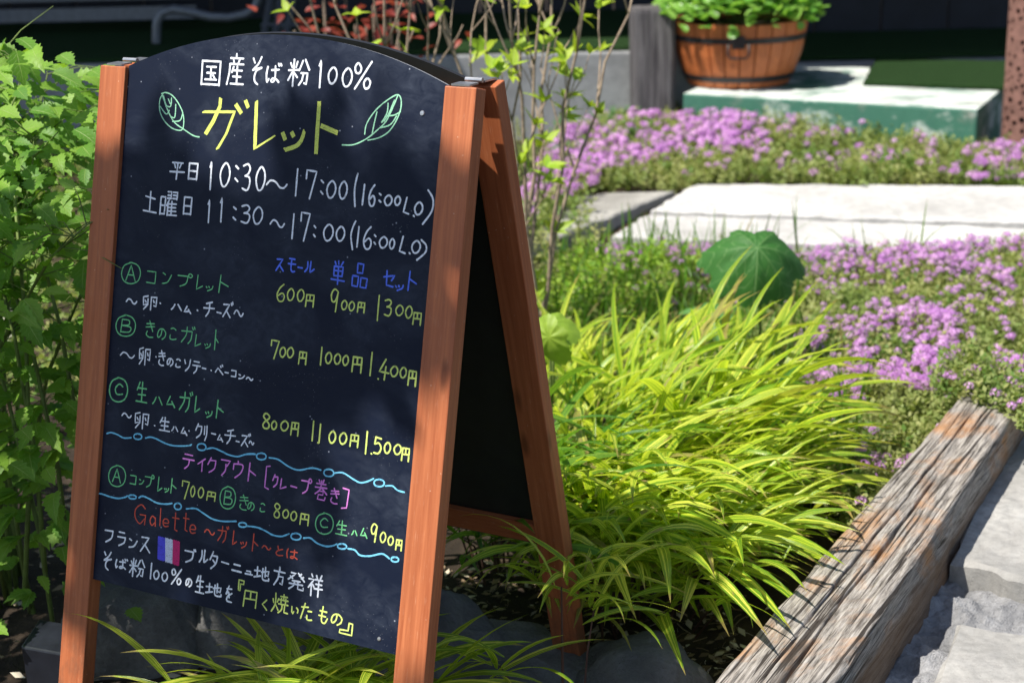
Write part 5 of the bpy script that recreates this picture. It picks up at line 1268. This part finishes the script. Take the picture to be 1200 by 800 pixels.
def red_shrub():
    c = at_y(405, 40, 5.4); root = empty('red_leaved_shrub', (c.x, 5.4, 0), 'red leaved shrub in the shade behind the arched top of the board', 'shrub')
    S = Shape(); it = []
    for i in range(9):
        t = Vector((c.x + U(-.16, .2), 5.4 + U(-.15, .15), c.z + U(-.05, .16))); S.tube([(c.x + U(-.05, .05), 5.4, 0), (t.x, t.y, t.z * .5), t], .004, 5)
    for i in range(150):
        p = Vector((c.x + random.gauss(.02, .14), 5.4 + random.gauss(0, .1), c.z + random.gauss(0, .09)))
        it.append((random.choice(RL), basis(p, az(U(0, 360), U(-40, 30)), Vector((U(-.5, .5), U(-.6, .3), 1)), U(.035, .06))))
    place('stem', S, MAT['bark'], root, kind='stuff'); root_mat(root, 'leaf', it, [], MAT['red_leaf'])
red_shrub()

# ------------------------------------------------------------------ unseen tree, crown leaves placed up the sun rays to shade the sign
def tree():
    root = empty('shade_tree', (-2.75, .55, 0), 'unseen tree left of the camera, leaves set to shade the lower part of the sign', 'tree')
    it = []; lf = leaf_shape(3, .3, .1, .2, .5, serr=0.)
    def shade(p, n, size=(.06, .10), r=.5, jit=.03):
        for i in range(n):
            q = p + TO_SUN * U(3.2, 4.1) + Vector((U(-jit, jit), U(-jit, jit), 0)); it.append((lf, basis(q, az(U(0, 360), U(-30, 30)), Vector((U(-.5, .5), U(-.5, .5), 1)), U(*size)), U(0, 1)))
    for i in range(330):
        u_, v_ = U(-.04, .62), U(.14, .34); v_ += .02 * math.sin(u_ * 9); shade(sp(0, u_, v_), 1)
    for i in range(380):
        u_, v_ = U(-.08, .6), U(.3, .74)
        if u_ / .6 + (v_ - .3) / .9 * .25 > .72: continue
        shade(sp(0, u_, v_), 1)
    for i in range(90): shade(Vector((U(-1.3, -.62), U(2.3, 3.4), .05)), 1)
    for i in range(60): shade(Vector((U(-.75, -.1), U(2.35, 2.5), .08)), 1)
    for i in range(25): shade(Vector((U(-.1, .33), U(2.12, 2.36), .05)), 1)
    for i in range(900):      # the rest of the crown, over the path behind the camera
        a = U(0, 6.28); r = 1.3 * math.sqrt(U(0, 1)); q = Vector((-2.2 + r * math.cos(a) * .9, .1 + r * math.sin(a) * .55, U(2.9, 4.4)))
        it.append((lf, basis(q, az(U(0, 360), U(-30, 30)), Vector((U(-.5, .5), U(-.5, .5), 1)), U(.07, .12)), U(0, 1)))
    merged('crown', it, MAT['tree_leaf'], root, kind='stuff')
    S = Shape(); b = Vector((-2.75, .55, -.05))
    S.tube([b, b + Vector((.05, .03, 1)), b + Vector((.12, .08, 2.1)), b + Vector((.3, .2, 3.0))], [.09, .075, .06, .045], 12)
    place('trunk', S, MAT['bark'], root, smooth=True)
    S = Shape(); o = b + Vector((.3, .2, 3.0))
    for t in ((-1.6, 1.2, 3.9), (-2., .6, 4.1), (-2.3, -.2, 4.2), (-1.9, 1.5, 3.5), (-2.8, -.1, 3.9), (-1.3, .9, 3.7), (-1.6, .9, 3.3)):
        t = Vector(t); S.tube([o + Vector((0, 0, -.4)), o.lerp(t, .4) + Vector((0, 0, .1)), o.lerp(t, .75), t], [.03, .02, .012, .005], 7)
    place('limb', S, MAT['bark'], root, smooth=True)
tree()
